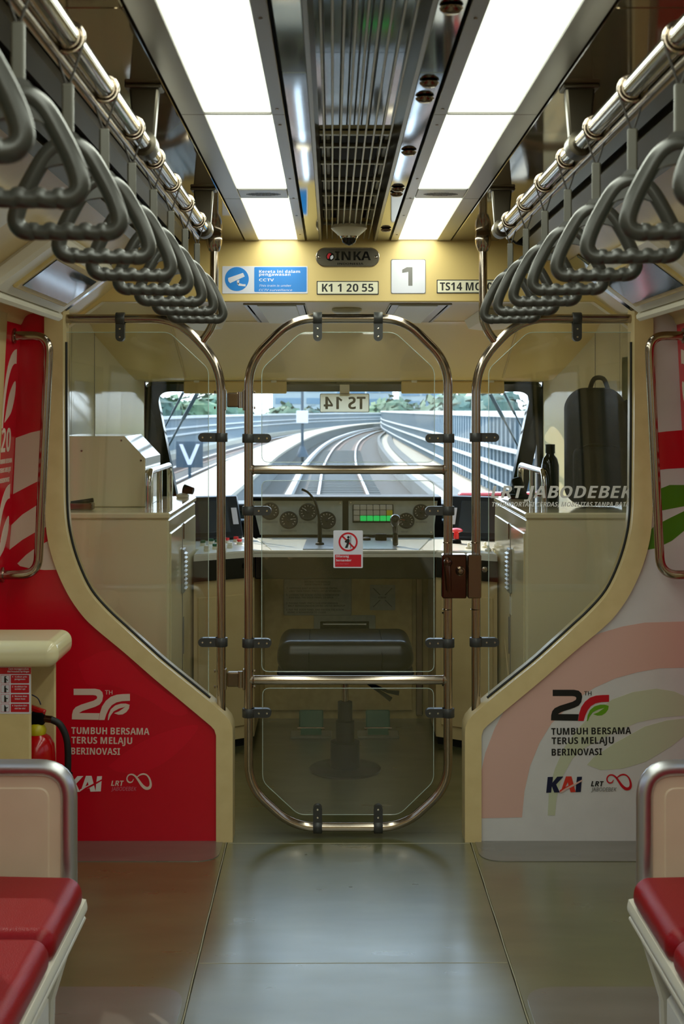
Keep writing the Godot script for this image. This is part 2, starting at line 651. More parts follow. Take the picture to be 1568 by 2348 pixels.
func floors() -> void:
	struct("floor", MB.new().box(Vector3(0, -0.06, -2.6), Vector3(2.7, 0.1, 8.9)), M.black, "car floor under the vinyl sheets")
	var root: MeshInstance3D = get_node("floor")
	# aisle sheet, side sheets, cab sheet, with a welded seam between them
	part("aisle_sheet", MB.new().box(Vector3(0, -0.005, -1.65), Vector3(0.888, 0.01, 6.5), 0.001), M.floor_olive, root)
	part("cab_sheet", MB.new().box(Vector3(0, -0.005, -5.95), Vector3(2.5, 0.01, 2.1)), M.floor_olive, root)
	for s in [-1.0, 1.0]:
		part("side_sheet", MB.new().box(Vector3(s * 0.875, -0.005, -1.65), Vector3(0.85, 0.01, 6.5), 0.001), M.floor_olive, root)
		# grey mats at both ends of the doorway, with a round corner towards the aisle
		var far := fillet([Vector2(s * 0.462, 4.82), Vector2(s * 0.462, 4.585), Vector2(s * 1.29, 4.585), Vector2(s * 1.29, 4.82)], 0.09, 8)
		var near := fillet([Vector2(s * 1.29, 3.585), Vector2(s * 0.462, 3.585), Vector2(s * 0.462, -1.5), Vector2(s * 1.29, -1.5)], 0.10, 8)
		var tr := Transform3D(Basis(Vector3.RIGHT, Vector3(0, 0, -1), Vector3.UP), Vector3.ZERO)
		part("grey_mat", MB.new().prism(pv(far), 0.0, 0.0022, tr), M.floor_grey, root)
		part("grey_mat", MB.new().prism(pv(near), 0.0, 0.0022, tr), M.floor_grey, root)
		var bead := []
		for i in 61:
			bead.append(Vector3(s * (0.4475 + 0.0006 * sin(i * 1.7)), 0.0, 1.5 - i * 0.105))
		part("seam_weld", MB.new().tube(bead, 0.0022, 6), M.weld, root)
	part("cross_seam", MB.new().tube([Vector3(-0.44, 0.0, -3.74), Vector3(0.44, 0.0, -3.745)], 0.0012, 6), M.weld, root)
	part("cross_seam", MB.new().tube([Vector3(-0.44, 0.0, -4.78), Vector3(0.44, 0.0, -4.78)], 0.0012, 6), M.weld, root)

func wall_x(y: float) -> float:
	return 1.2975 - 0.05 * y

# the leaning side wall: local x runs along the car (distance d times fx), local y up, local z into the room
func wall_xf(s: float) -> Transform3D:
	var y := Vector3(-s * 0.05, 1, 0).normalized()
	var x := Vector3(0, 0, -1) if s < 0 else Vector3(0, 0, 1)
	return Transform3D(Basis(x, y, x.cross(y)), Vector3(s * 1.2975, 0, 0))

func wall_rect(mb: MB, s: float, d0: float, d1: float, y0: float, y1: float, z0: float, z1: float, bev := 0.0) -> MB:
	var k := 1.0 if s < 0 else -1.0
	var xf := wall_xf(s)
	mb.box(xf * Vector3(k * (d0 + d1) / 2, (y0 + y1) / 2, (z0 + z1) / 2), Vector3(absf(d1 - d0), y1 - y0, absf(z1 - z0)), bev, xf.basis)
	return mb

func saloon_walls() -> void:
	for s in [-1.0, 1.0]:
		var side := "left" if s < 0 else "right"
		var mb := MB.new()
		wall_rect(mb, s, -1.65, 3.2, -0.06, 0.95, -0.07, 0.0)
		wall_rect(mb, s, -1.65, 4.55, 1.80, 2.34, -0.07, 0.0)
		for w in [[-1.65, -1.4], [-0.1, 0.1], [1.4, 1.6], [2.95, 3.2]]:
			wall_rect(mb, s, w[0], w[1], 0.95, 1.80, -0.07, 0.0)
		wall_rect(mb, s, 4.54, 4.55, -0.06, 1.95, -0.07, 0.012)
		wall_rect(mb, s, 3.19, 3.2, -0.06, 1.80, -0.07, 0.012)
		var w := struct("wall_" + side, mb, M.cream, "cream saloon side wall on the " + ("fire extinguisher side" if s < 0 else "side opposite the extinguisher"))
		part("wrapped_panel", wall_rect(MB.new(), s, 4.55, 4.86, -0.06, 2.34, -0.07, 0.0), M.wrap_red, w)
		part("cream_post", wall_rect(MB.new(), s, 4.40, 4.55, -0.06, 1.93, -0.02, 0.012, 0.006), M.cream, w)
		# print on the wrapped strip: leaf emblem and the anniversary words
		var xf := wall_xf(s)
		var k := 1.0 if s < 0 else -1.0
		for oy in [0.0, -0.49]:
			var arcm := MB.new()
			var pts := []
			var wd := []
			for i in 13:
				var t := i / 12.0
				pts.append(Vector2(k * (4.60 + 0.15 * t * t * 1.05), 1.52 + oy + 0.26 * sin(t * PI / 2)))
				wd.append(0.018 + 0.035 * t)
			arcm.ribbon(pts, wd, 0.0, 0.0012, xf)
			part("emblem_arc", arcm, M.print_cream, w)
			var lf := [Vector2(k * 4.63, 1.54), Vector2(k * 4.68, 1.64), Vector2(k * 4.755, 1.69), Vector2(k * 4.76, 1.64), Vector2(k * 4.72, 1.58), Vector2(k * 4.67, 1.555)].map(func(q): return q + Vector2(0, oy))
			part("emblem_leaf", MB.new().prism(pv(spline(lf, 4)), 0.0, 0.0012, xf), M.print_cream, w)
		words("20", 0.085, M.print_cream, w, xf * Transform3D(Basis(), Vector3(k * 4.665, 1.478, 0.0005)), true, 0.13)
		for line in [["TUMBUH BERSAMA", 1.402], ["TERUS MELAJU", 1.368], ["BERINOVASI", 1.334]]:
			words(line[0], 0.016, M.print_cream, w, xf * Transform3D(Basis(), Vector3(k * 4.675, line[1], 0.0005)), true, 0.013 * line[0].length())
		# windows
		for n in 3:
			var d0: float = [-1.4, 0.1, 1.6][n]
			var d1: float = [-0.1, 1.4, 2.95][n]
			var win := struct("window_%d" % (n + (2 if s < 0 else 6)), wall_rect(MB.new(), s, d0, d1, 0.95, 1.80, -0.045, -0.037), M.pane_window, "saloon side window pane")
			var fr := MB.new()
			wall_rect(fr, s, d0, d1, 0.93, 0.955, -0.07, 0.008, 0.004)
			wall_rect(fr, s, d0, d1, 1.795, 1.82, -0.07, 0.008, 0.004)
			wall_rect(fr, s, d0 - 0.02, d0 + 0.005, 0.93, 1.82, -0.07, 0.008, 0.004)
			wall_rect(fr, s, d1 - 0.005, d1 + 0.02, 0.93, 1.82, -0.07, 0.008, 0.004)
			part("window_frame", fr, M.rubber, win)
		# sliding doors
		for leaf in 2:
			var a := 3.2 + leaf * 0.60
			var b := a + 0.60
			var dm := MB.new()
			wall_rect(dm, s, a, b, 0.0, 0.85, -0.06, -0.02)
			wall_rect(dm, s, a, b, 1.72, 1.80, -0.06, -0.02)
			wall_rect(dm, s, a, a + 0.09, 0.85, 1.72, -0.06, -0.02)
			wall_rect(dm, s, b - 0.05, b, 0.85, 1.72, -0.06, -0.02)
			var dr := struct("door_%d" % (leaf + (1 if s < 0 else 3)), dm, M.cream, "sliding passenger door leaf with tall window")
			part("door_pane", wall_rect(MB.new(), s, a + 0.09, b - 0.05, 0.85, 1.72, -0.045, -0.037), M.pane_window, dr)
		# the wall curves in above the windows to a cove that runs up to the ceiling
		var prof := fillet([Vector2(s * 1.203, 1.885), Vector2(s * 1.185, 1.935), Vector2(s * 1.055, 1.948), Vector2(s * 0.70, 2.215), Vector2(s * 0.70, 2.33), Vector2(s * 1.34, 2.33), Vector2(s * 1.34, 1.885)], 0.03, 5, true)
		struct("trim_%d" % (1 if s < 0 else 2), MB.new().prism(pv(prof), -5.10, 1.65), M.cream, "cream cove above the side windows")
	struct("wall_back", MB.new().box(Vector3(0, 1.1, 1.70), Vector3(2.75, 2.5, 0.1)), M.cream, "cream end wall behind the seats")

func ceiling_parts() -> void:
	var z0 := -5.08
	var z1 := 1.65
	var zc := (z0 + z1) / 2
	var lz := z1 - z0
	struct("ceiling", MB.new().box(Vector3(0, 2.36, zc), Vector3(2.75, 0.04, lz + 0.1)), M.black, "saloon ceiling of steel strips and glossy panels")
	var root: MeshInstance3D = get_node("ceiling")
	for s in [-1.0, 1.0]:
		# glossy side panels, one seam in view
		for seg in [[z0, -2.145], [-2.14, -0.2], [-0.195, z1]]:
			part("gloss_panel", MB.new().box(Vector3(s * 0.494, CEIL + 0.008, (seg[0] + seg[1]) / 2), Vector3(0.182, 0.016, seg[1] - seg[0]), 0.0015), M.gloss_panel, root)
		# steel strips on both sides of the lamps, with black joints between the strips
		for seg in [[z0, -4.075], [-4.07, -2.917], [-2.913, -1.44], [-1.436, z1]]:
			part("lamp_strip", MB.new().box(Vector3(s * 0.1805, CEIL + 0.006, (seg[0] + seg[1]) / 2), Vector3(0.029, 0.012, seg[1] - seg[0]), 0.001), M.brushed, root)
			part("lamp_strip", MB.new().box(Vector3(s * 0.371, CEIL + 0.006, (seg[0] + seg[1]) / 2), Vector3(0.052, 0.012, seg[1] - seg[0]), 0.001), M.brushed, root)
		for seg in [[z0, -2.555], [-2.55, z1]]:
			part("mirror_strip", MB.new().box(Vector3(s * 0.1345, CEIL + 0.006, (seg[0] + seg[1]) / 2), Vector3(0.049, 0.012, seg[1] - seg[0]), 0.0015), M.mirror_steel, root)
		var zz := [-4.9, -4.42, -4.06, -3.72, -3.02, -2.86, -2.2]
		for z in zz:
			part("screw", MB.new().lathe([[0, -0.0015], [0.0035, -0.0012], [0.0045, 0.001]], 10, Transform3D(Basis(), Vector3(s * 0.181, CEIL, z))), M.steel_dark, root)
		# trough wall and its bright edge
		part("trough_edge", MB.new().prism(pv([[s * 0.1095, CEIL - 0.002], [s * 0.101, CEIL - 0.002], [s * 0.094, 2.31], [s * 0.1095, 2.31]]), z0, z1), M.alu, root)
	for s in [-1.0, 1.0]:
		part("lamp_joint", MB.new().box(Vector3(s * 0.2705, CEIL + 0.006, -2.915), Vector3(0.15, 0.012, 0.007), 0.001), M.brushed, root)
		part("lamp_joint", MB.new().box(Vector3(s * 0.2705, CEIL + 0.006, -1.4415), Vector3(0.15, 0.012, 0.007), 0.001), M.brushed, root)
	part("groove_backing", MB.new().box(Vector3(0, 2.335, zc), Vector3(2.0, 0.01, lz)), M.black, root)
	for seg in [[-2.66, z1], [-3.40, -2.663]]:
		part("trough_plate", MB.new().box(Vector3(0, 2.312, (seg[0] + seg[1]) / 2), Vector3(0.19, 0.006, seg[1] - seg[0])), M.mirror_steel, root)
	# round sprinkler-like studs on the right-hand mirror strip
	for d in [2.135, 2.62, 2.75, 3.32, 3.87, 3.96, 4.74]:
		part("stud", MB.new().lathe([[0.0, -0.012], [0.013, -0.011], [0.019, -0.006], [0.020, -0.003], [0.012, 0.0]], 18, Transform3D(Basis(), Vector3(0.134, CEIL, -d))), M.steel_dark, root)
	# return-air grille: rods below a row of dark openings
	var gr := thing("air_grille", "long steel rod grille over black air openings in ceiling centre", "grille", Vector3(0, CEIL, -3.2))
	for i in 9:
		var x := (i - 4) * 0.02
		for seg in [[-5.06, -4.09], [-4.088, -2.61], [-2.607, -1.0], [-0.997, 1.6]]:
			part("rod", MB.new().tube([Vector3(x, CEIL + 0.006, seg[0]), Vector3(x, CEIL + 0.006, seg[1])], 0.0026, 8), M.alu, gr)
	part("cavity", MB.new().box(Vector3(0, 2.40, -4.24), Vector3(0.19, 0.01, 1.68)), M.black, gr)
	for d in [3.40, 3.56, 3.80, 4.08, 4.36, 4.66, 5.04]:
		part("cross_bar", MB.new().box(Vector3(0, 2.302, -d), Vector3(0.19, 0.012, 0.016), 0.002), M.alu, gr)
	for s in [-1.0, 1.0]:
		for i in 6:
			var a: float = [3.40, 3.56, 3.80, 4.08, 4.36, 4.66][i]
			var b: float = [3.56, 3.80, 4.08, 4.36, 4.66, 5.04][i]
			for col in 2:
				part("filter_pad", MB.new().box(Vector3(s * (0.072 + col * 0.014), 2.318, -(a + b) / 2), Vector3(0.011, 0.012, (b - a) - 0.05), 0.002), M.panel_grey, gr)

func cab_shell() -> void:
	# header above the partition, a little behind it
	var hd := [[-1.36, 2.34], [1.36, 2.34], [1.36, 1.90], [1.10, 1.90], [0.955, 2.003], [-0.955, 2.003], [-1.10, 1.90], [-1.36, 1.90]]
	struct("wall_front", MB.new().prism(pv(hd), -5.14, -5.08, Transform3D(), 0.004), M.dimmed_cream, "cream header wall carrying the signs above the cab doorway")
	struct("ceiling", MB.new().box(Vector3(0, 2.03, -5.70), Vector3(2.5, 0.05, 1.2)), M.dimmed_cream, "low cream ceiling of the driver's cab")
	# sloping bulkhead above the windscreen
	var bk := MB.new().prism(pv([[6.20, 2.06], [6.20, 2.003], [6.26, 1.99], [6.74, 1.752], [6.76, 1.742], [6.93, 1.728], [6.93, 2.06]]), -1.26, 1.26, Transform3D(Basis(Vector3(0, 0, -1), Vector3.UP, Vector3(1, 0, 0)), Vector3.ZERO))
	var b := struct("wall_front", bk, M.dimmed_cream, "sloping cream panel above the windscreen")
	for x in [-0.83, 0.83]:
		part("panel_joint", MB.new().tube([Vector3(x * 1.0, 1.985, -6.262), Vector3(x * 0.985, 1.754, -6.738)], 0.006, 8), M.cream_dull, b)
	part("visor_slot", MB.new().rbox(at(787, 879, 6.755), Vector3(0.075, 0.012, 0.012), 0.005, 3), M.black, b)
	for s in [-1.0, 1.0]:
		# cab side walls taper to the windscreen; side window beside the cab door out of view
		var pl := [[4.90, 1.26], [5.9, 1.245], [6.35, 1.21], [6.62, 1.13], [6.86, 1.045]]
		var mb := MB.new()
		for i in pl.size() - 1:
			var p: Array = pl[i]; var q: Array = pl[i + 1]
			var a := Vector3(s * p[1], 0, -p[0]); var c := Vector3(s * q[1], 0, -q[0])
			var out := Vector3(s * 0.06, 0, 0)
			for lv in ([[-0.06, 0.98], [1.82, 2.06]] if i == 0 else [[-0.06, 2.06]]):
				var lo := Vector3(0, lv[0], 0); var hi := Vector3(0, lv[1], 0)
				var na := -Vector3(s, 0, 0); var nc := na
				mb.quad(a + lo, c + lo, c + hi, a + hi, na)
				mb.quad(a + lo + out, c + lo + out, c + hi + out, a + hi + out, -na)
				mb.quad(a + lo, c + lo, c + lo + out, a + lo + out, Vector3.DOWN)
				mb.quad(a + hi, c + hi, c + hi + out, a + hi + out, Vector3.UP)
		var w := struct("wall_left" if s < 0 else "wall_right", mb, M.cream_gloss, "glossy cream side wall of the driver's cab " + ("behind the grey control box" if s < 0 else "behind the backpack"))
		part("pillar_cheek", MB.new().prism(pv([[6.86, 0.0], [6.86, 1.75], [7.40, 0.86], [7.40, 0.0]]), s * 1.04, s * 1.10, Transform3D(Basis(Vector3(0, 0, -1), Vector3.UP, Vector3(1, 0, 0)), Vector3.ZERO)), M.black_gloss, w)
		for q in [[5.93, 1.244], [6.33, 1.2115]]:
			part("panel_joint", MB.new().tube([Vector3(s * q[1], 1.2, -q[0]), Vector3(s * q[1], 2.0, -q[0])], 0.0022, 6), M.print_grey, w)
		struct("window_%d" % (10 if s < 0 else 11), MB.new().box(Vector3(s * 1.275, 1.40, -5.40), Vector3(0.008, 0.8, 1.0)), M.pane_cab_side, "side window of the driver's cab")
	# windscreen: leaning pane in a black frame
	var top := Vector3(0, 1.735, -6.88)
	var bot := Vector3(0, 0.92, -7.37)
	var up := (top - bot).normalized()
	var xf := Transform3D(Basis(Vector3.RIGHT, up, Vector3.RIGHT.cross(up)), bot)
	var hgt := (top - bot).length()
	var outer := fillet([Vector2(-0.985, 0), Vector2(0.985, 0), Vector2(1.075, hgt), Vector2(-1.075, hgt)], 0.12, 8, true)
	var inner := fillet([Vector2(-0.90, 0.05), Vector2(0.90, 0.05), Vector2(0.985, hgt - 0.045), Vector2(-0.985, hgt - 0.045)], 0.08, 8, true)
	var ws := struct("window_1", MB.new().prism(pv(inner), -0.006, 0.006, xf), M.pane_clear, "wide leaning windscreen of the driver's cab")
	var ring := MB.new()
	for i in outer.size():
		var k := (i + 1) % outer.size()
		ring.prism(pv([outer[i], outer[k], inner[k], inner[i]]), -0.02, 0.03, xf)
	part("windscreen_frame", ring, M.black_gloss, ws)
	part("sill", MB.new().box(Vector3(0, 1.055, -7.24), Vector3(1.9, 0.04, 0.28), 0.006), M.rubber, ws)
	part("nose_edge", MB.new().box(Vector3(0.93, 1.085, -7.56), Vector3(0.52, 0.05, 0.12), 0.01), M.extinguisher_red, ws)
	part("apron", MB.new().box(Vector3(0, 0.5, -7.42), Vector3(2.3, 1.05, 0.06)), M.black, ws)
	# wipers on the outside of the screen
	for s in [-1.0, 1.0]:
		var wp := thing("wiper", "thin dark windscreen wiper with a pair of arms " + ("beside the slate track sign" if s < 0 else "in front of the corrugated barrier"), "wiper", Vector3(s * 0.9, 1.1, -7.4))
		for q in [[[382, 1030], [452, 902], 0.006], [[364, 1006], [420, 900], 0.004]]:
			var a := at(q[0][0], q[0][1], 7.28); var c := at(q[1][0], q[1][1], 7.04)
			if s > 0: a.x = -a.x; c.x = -c.x
			var mid := a.lerp(c, 0.55)
			var arm := part("wiper_arm", MB.new().tube([a, mid], q[2], 8), M.sign_slate, wp)
			part("wiper_blade", MB.new().tube([mid, c], q[2] * 1.7, 8), M.sign_slate, wp)
	for s in [-1.0, 1.0]:
		var sv := thing("sun_visor", "cream folded sun visor under the bulkhead " + ("above the tall control box" if s < 0 else "above the red emergency button"), "visor", Vector3(s * 0.55, 1.72, -6.74))
		part("flap", MB.new().rbox(Vector3(s * 0.565, 1.702, -6.80), Vector3(0.535, 0.065, 0.016), 0.008, 3), M.dimmed_cream, sv)
		for k in [-1.0, 1.0]:
			part("hinge", MB.new().rbox(Vector3(s * 0.565 + k * 0.2, 1.733, -6.80), Vector3(0.03, 0.014, 0.02), 0.004, 2), M.ivory, sv)
	# cab ceiling lamps, switched off, and the small fitting between them
	for s in [-1.0, 1.0]:
		var cl := thing("cab_ceiling_light", "unlit white cab ceiling light in a pale frame " + ("nearer the surveillance notice" if s < 0 else "nearer the number one sign"), "light", Vector3(s * 0.29, 2.0, -5.65))
		part("frame", MB.new().box(Vector3(s * 0.29, 2.001, -5.67), Vector3(0.245, 0.008, 1.02), 0.002), M.brushed, cl)
		part("diffuser", MB.new().box(Vector3(s * 0.28, 1.996, -5.67), Vector3(0.155, 0.006, 1.0), 0.002), M.cab_light, cl)
		part("joint", MB.new().box(Vector3(s * 0.395, 2.0, -5.67), Vector3(0.008, 0.006, 1.0)), M.black, cl)
		part("joint", MB.new().box(Vector3(s * 0.172, 2.0, -5.67), Vector3(0.005, 0.006, 1.0)), M.black, cl)
	var rs := thing("cab_ceiling_speaker", "small round cream speaker on the cab ceiling", "speaker", Vector3(0.0, 2.005, -5.45))
	part("cover", MB.new().lathe([[0, -0.022], [0.052, -0.018], [0.062, -0.008], [0.062, 0.0]], 24, Transform3D(Basis(), Vector3(0.0, 2.004, -5.45))), M.ivory, rs)

# a bar of constant section along a track-like path of [x, d] points: from offset a to b across, from height lo to hi
func along(mb: MB, path: Array, a: float, b: float, lo: float, hi: float) -> MB:
	var l := []; var r := []
	for i in path.size():
		var p: Vector2 = path[maxi(i - 1, 0)]; var q: Vector2 = path[mini(i + 1, path.size() - 1)]
		var t := (q - p).normalized()
		var nn := Vector2(t.y, -t.x)   # to the right of travel
		var c: Vector2 = path[i]
		l.append(c + nn * a); r.append(c + nn * b)
	var v := func(p: Vector2, y: float) -> Vector3: return Vector3(p.x, y, -p.y)
	for i in path.size() - 1:
		mb.quad(v.call(l[i], hi), v.call(l[i + 1], hi), v.call(r[i + 1], hi), v.call(r[i], hi), Vector3.UP)
		mb.quad(v.call(l[i], lo), v.call(l[i + 1], lo), v.call(l[i + 1], hi), v.call(l[i], hi), v.call(l[i], 0) - v.call(r[i], 0))
		mb.quad(v.call(r[i], lo), v.call(r[i + 1], lo), v.call(r[i + 1], hi), v.call(r[i], hi), v.call(r[i], 0) - v.call(l[i], 0))
	mb.quad(v.call(l[0], lo), v.call(r[0], lo), v.call(r[0], hi), v.call(l[0], hi), Vector3(0, 0, 1))
	return mb

func track_path(shift: float) -> Array:
	var base := [Vector2(0.25, 9), Vector2(0.25, 40), Vector2(0.3, 60), Vector2(0.9, 90), Vector2(2.2, 120), Vector2(5.2, 160), Vector2(11, 200), Vector2(22, 240), Vector2(40, 280)]
	var o := []
	for p in spline(base, 5): o.append(p + Vector2(shift, 0))
	return o

func tree(called: String, label: String, base: Vector3, h: float, w: float, m: Material, seed_: int) -> void:
	var t := thing(called, label, "tree", base)
	var r := RandomNumberGenerator.new()
	r.seed = seed_
	part("trunk", MB.new().tube([base, base + Vector3(0.1, h * 0.3, 0), base + Vector3(0.2, h * 0.6, 0.1)], [w * 0.06, w * 0.045, w * 0.03], 8), M.bark, t)
	var crown := MB.new()
	var lobes := []
	for i in 9:
		var an := r.randf() * TAU
		lobes.append([base + Vector3(cos(an) * w * 0.28 * r.randf(), h * (0.45 + 0.4 * r.randf()), sin(an) * w * 0.28 * r.randf()), w * (0.20 + 0.12 * r.randf())])
	for i in 900:
		var lb: Array = lobes[r.randi() % 9]
		var d := Vector3(r.randfn(), r.randfn(), r.randfn()).normalized()
		var c: Vector3 = lb[0] + d * lb[1] * (0.75 + 0.35 * r.randf())
		var u := Vector3(r.randfn(), r.randfn(), r.randfn()).normalized()
		var q := d.cross(u).normalized() * w * 0.045
		var e := (d.cross(q).normalized() + d * 0.5) * w * 0.06
		crown.tri(c - q, c + q, c + e, d, d, d)
		crown.tri(c - q, c + q, c - e * 0.8, d, d, d)
	for lb in lobes:
		crown.lathe([[0.0, -lb[1] * 0.9], [lb[1] * 0.55, -lb[1] * 0.7], [lb[1] * 0.85, 0.0], [lb[1] * 0.55, lb[1] * 0.7], [0.0, lb[1] * 0.9]], 10, Transform3D(Basis(), lb[0]))
	part("crown", crown, m, t)

func outside() -> void:
	var dk := -1.0
	var ground := thing("ground", "wide green and grey land far below the viaduct", "ground", Vector3(0, -14, -300))
	ground.set_meta("kind", "structure")
	part("land", MB.new().box(Vector3(0, -14.5, -350), Vector3(1600, 1.0, 900)), M.land, ground)
	# viaduct deck
	var deck := thing("viaduct", "pale concrete viaduct deck carrying the tracks", "viaduct", Vector3(0, dk - 1.5, -20))
	deck.set_meta("kind", "structure")
	part("deck_slab", along(MB.new(), track_path(0.0), -13.0, 5.6, dk - 1.6, dk - 0.02), M.ballast, deck)
	# central walkway wall between the tracks and the one by the barrier
	var mid := thing("walkway", "bright concrete walkway wall between the two tracks", "walkway", Vector3(-2.9, dk, -30))
	part("walkway_body", along(MB.new(), track_path(-0.25), -3.7, -2.25, dk, -0.30), M.concrete, mid)
	part("walkway_top", along(MB.new(), track_path(-0.25), -3.8, -2.2, -0.30, -0.20), M.concrete_pale, mid)
	var rw := thing("walkway", "bright concrete walkway along the foot of the corrugated barrier", "walkway", Vector3(3.6, dk, -30))
	part("walkway_body", along(MB.new(), track_path(0.0), 2.3, 4.6, dk, dk + 0.25), M.concrete_pale, rw)
	part("cable_trough", along(MB.new(), track_path(0.0), 2.9, 3.3, dk + 0.25, dk + 0.33), M.concrete, rw)
	part("kerb", along(MB.new(), track_path(0.0), 2.15, 2.35, dk, dk + 0.45), M.concrete, rw)
	# rails of our track and of the other
	for t in [[0.0, "between the two pale walkways"], [-6.4, "beyond the walkway wall, below the slate sign"]]:
		for k in [-0.7175, 0.7175]:
			var rl := thing("rail", "bright steel running rail curving away " + t[1], "rail", Vector3(t[0] + k, dk, -20), "running rails " + t[1])
			part("rail_web", along(MB.new(), track_path(t[0]), k - 0.045, k + 0.045, dk, dk + 0.13), M.rust, rl)
			part("rail_head", along(MB.new(), track_path(t[0]), k - 0.036, k + 0.036, dk + 0.13, dk + 0.17), M.rail_top, rl)
	var third := thing("power_rail", "white covered power rail beside the running rails", "rail", Vector3(-1.35, dk, -20))
	part("cover", along(MB.new(), track_path(0.0), -1.62, -1.45, dk + 0.10, dk + 0.28), M.barrier_rail, third)
	var plinth := thing("track_plinth", "long brown concrete plinths under the running rails", "plinth", Vector3(0.2, dk, -20))
	for t in [0.0, -6.4]:
		for k in [-0.7175, 0.7175]:
			part("plinth_beam", along(MB.new(), track_path(t), k - 0.32, k + 0.32, dk - 0.02, dk), M.rust, plinth)
	# sleepers of our own track as far as they can be told apart
	for i in 60:
		var d := 30.0 + i * 0.9
		part("sleeper", MB.new().box(Vector3(0.27 + maxf(0, d - 60) * 0.012, dk + 0.03, -d), Vector3(2.3, 0.06, 0.26)), M.concrete, plinth)
	# right-hand barrier: corrugated sheets with three white rails
	var rp := spline([Vector2(4.7, 14), Vector2(4.75, 45), Vector2(4.95, 70), Vector2(5.35, 110), Vector2(6.3, 160), Vector2(8.4, 200), Vector2(15, 240), Vector2(32, 285)], 6)
	var rb := thing("noise_barrier", "tall corrugated blue-grey barrier with white rails along the track", "barrier", Vector3(4.8, dk, -30))
	part("foot", along(MB.new(), rp, -0.12, 0.12, dk, dk + 0.35), M.concrete, rb)
	var curve := Curve3D.new()
	for p in rp: curve.add_point(Vector3(p.x, 0, -p.y))
	var total := curve.get_baked_length()
	var sheet := MB.new().prism(pv([[-0.43, 0], [-0.40, 0.34], [-0.06, 0.34], [-0.03, 0], [0.43, 0], [0.43, -0.03], [-0.43, -0.03]]), 0.0, 2.15, Transform3D(Basis(Vector3(0, 0, -1), Vector3(-1, 0, 0), Vector3.UP), Vector3.ZERO)).mesh()
	var i := 0
	var off := 6.0
	while off < total - 1.0 and i < 140:
		var p := curve.sample_baked(off); var q := curve.sample_baked(off + 0.5)
		var yaw := atan2(-(q - p).x, -(q - p).z)
		var o := MeshInstance3D.new()
		o.name = "sheet"
		o.mesh = sheet
		o.material_override = M.barrier
		rb.add_child(o, true)
		var stretch := 1.0 if off < 80 else 2.0
		o.transform = Transform3D(Basis(Vector3.UP, yaw).scaled_local(Vector3(1, 1, stretch)), p + Vector3(0, dk + 0.35, 0) - rb.position)
		off += 0.86 * stretch
		i += 1
	for h in [[2.42, 0.16], [1.55, 0.10], [1.12, 0.09], [0.62, 0.07]]:
		part("white_rail", along(MB.new(), rp, -0.42, -0.34, dk + h[0], dk + h[0] + h[1]), M.barrier_rail, rb)
	# far-side barrier, sweeping round to close the view
	var lp := spline([Vector2(-9.4, 30), Vector2(-9.4, 60), Vector2(-9.0, 90), Vector2(-7.0, 130), Vector2(-2.0, 175), Vector2(6.0, 215), Vector2(18, 255), Vector2(40, 300)], 6)
	var lb := thing("parapet", "grey far parapet with pale rails sweeping round the curve", "parapet", Vector3(-9.3, dk, -60))
	part("wall", along(MB.new(), lp, -0.2, 0.0, dk - 0.5, dk + 2.1), M.barrier, lb)
	for h in [[2.1, 0.18], [1.5, 0.10], [1.1, 0.10]]:
		part("pale_rail", along(MB.new(), lp, -0.02, 0.12, dk + h[0], dk + h[0] + h[1]), M.barrier_rail, lb)
	part("kerb", along(MB.new(), lp, 0.0, 0.9, dk - 0.3, dk + 0.3), M.concrete_pale, lb)
	# slate sign with a white V
	var sg := thing("track_sign", "square slate-blue track sign with a white letter V on a post", "sign", Vector3(at(433, 1042, 43).x, dk, -43))
	var sp := at(434.5, 1042, 43)
	part("board", MB.new().box(sp, Vector3(0.88, 0.86, 0.03), 0.004), M.sign_slate, sg)
	part("post", MB.new().tube([Vector3(sp.x, dk, -43.05), Vector3(sp.x, sp.y + 0.3, -43.05)], 0.05, 10), M.sign_slate, sg)
	part("letter_stroke", MB.new().prism(pv([[-0.34, 0.34], [-0.22, 0.34], [0.0, -0.18], [0.22, 0.34], [0.34, 0.34], [0.06, -0.34], [-0.06, -0.34]]), 0.016, 0.024, Transform3D(Basis(), sp)), M.sign_white, sg)
	# equipment box on a mast by the walkway
	var bx := thing("signal_mast", "white equipment box on a thin dark mast beside the track", "mast", Vector3(at(693, 1060, 62).x, dk, -62))
	var bp := at(693, 956, 62)
	part("mast", MB.new().tube([Vector3(bp.x, dk, -62.1), Vector3(bp.x, 3.4, -62.1)], 0.07, 10), M.sign_slate, bx)
	part("box", MB.new().box(bp, Vector3(0.56, 0.60, 0.3), 0.02), M.sign_white, bx)
	part("foot", MB.new().lathe([[0.32, 0], [0.10, 0.5], [0.0, 0.5]], 10, Transform3D(Basis(), Vector3(bp.x, -0.6, -62.1))), M.sign_slate, bx)
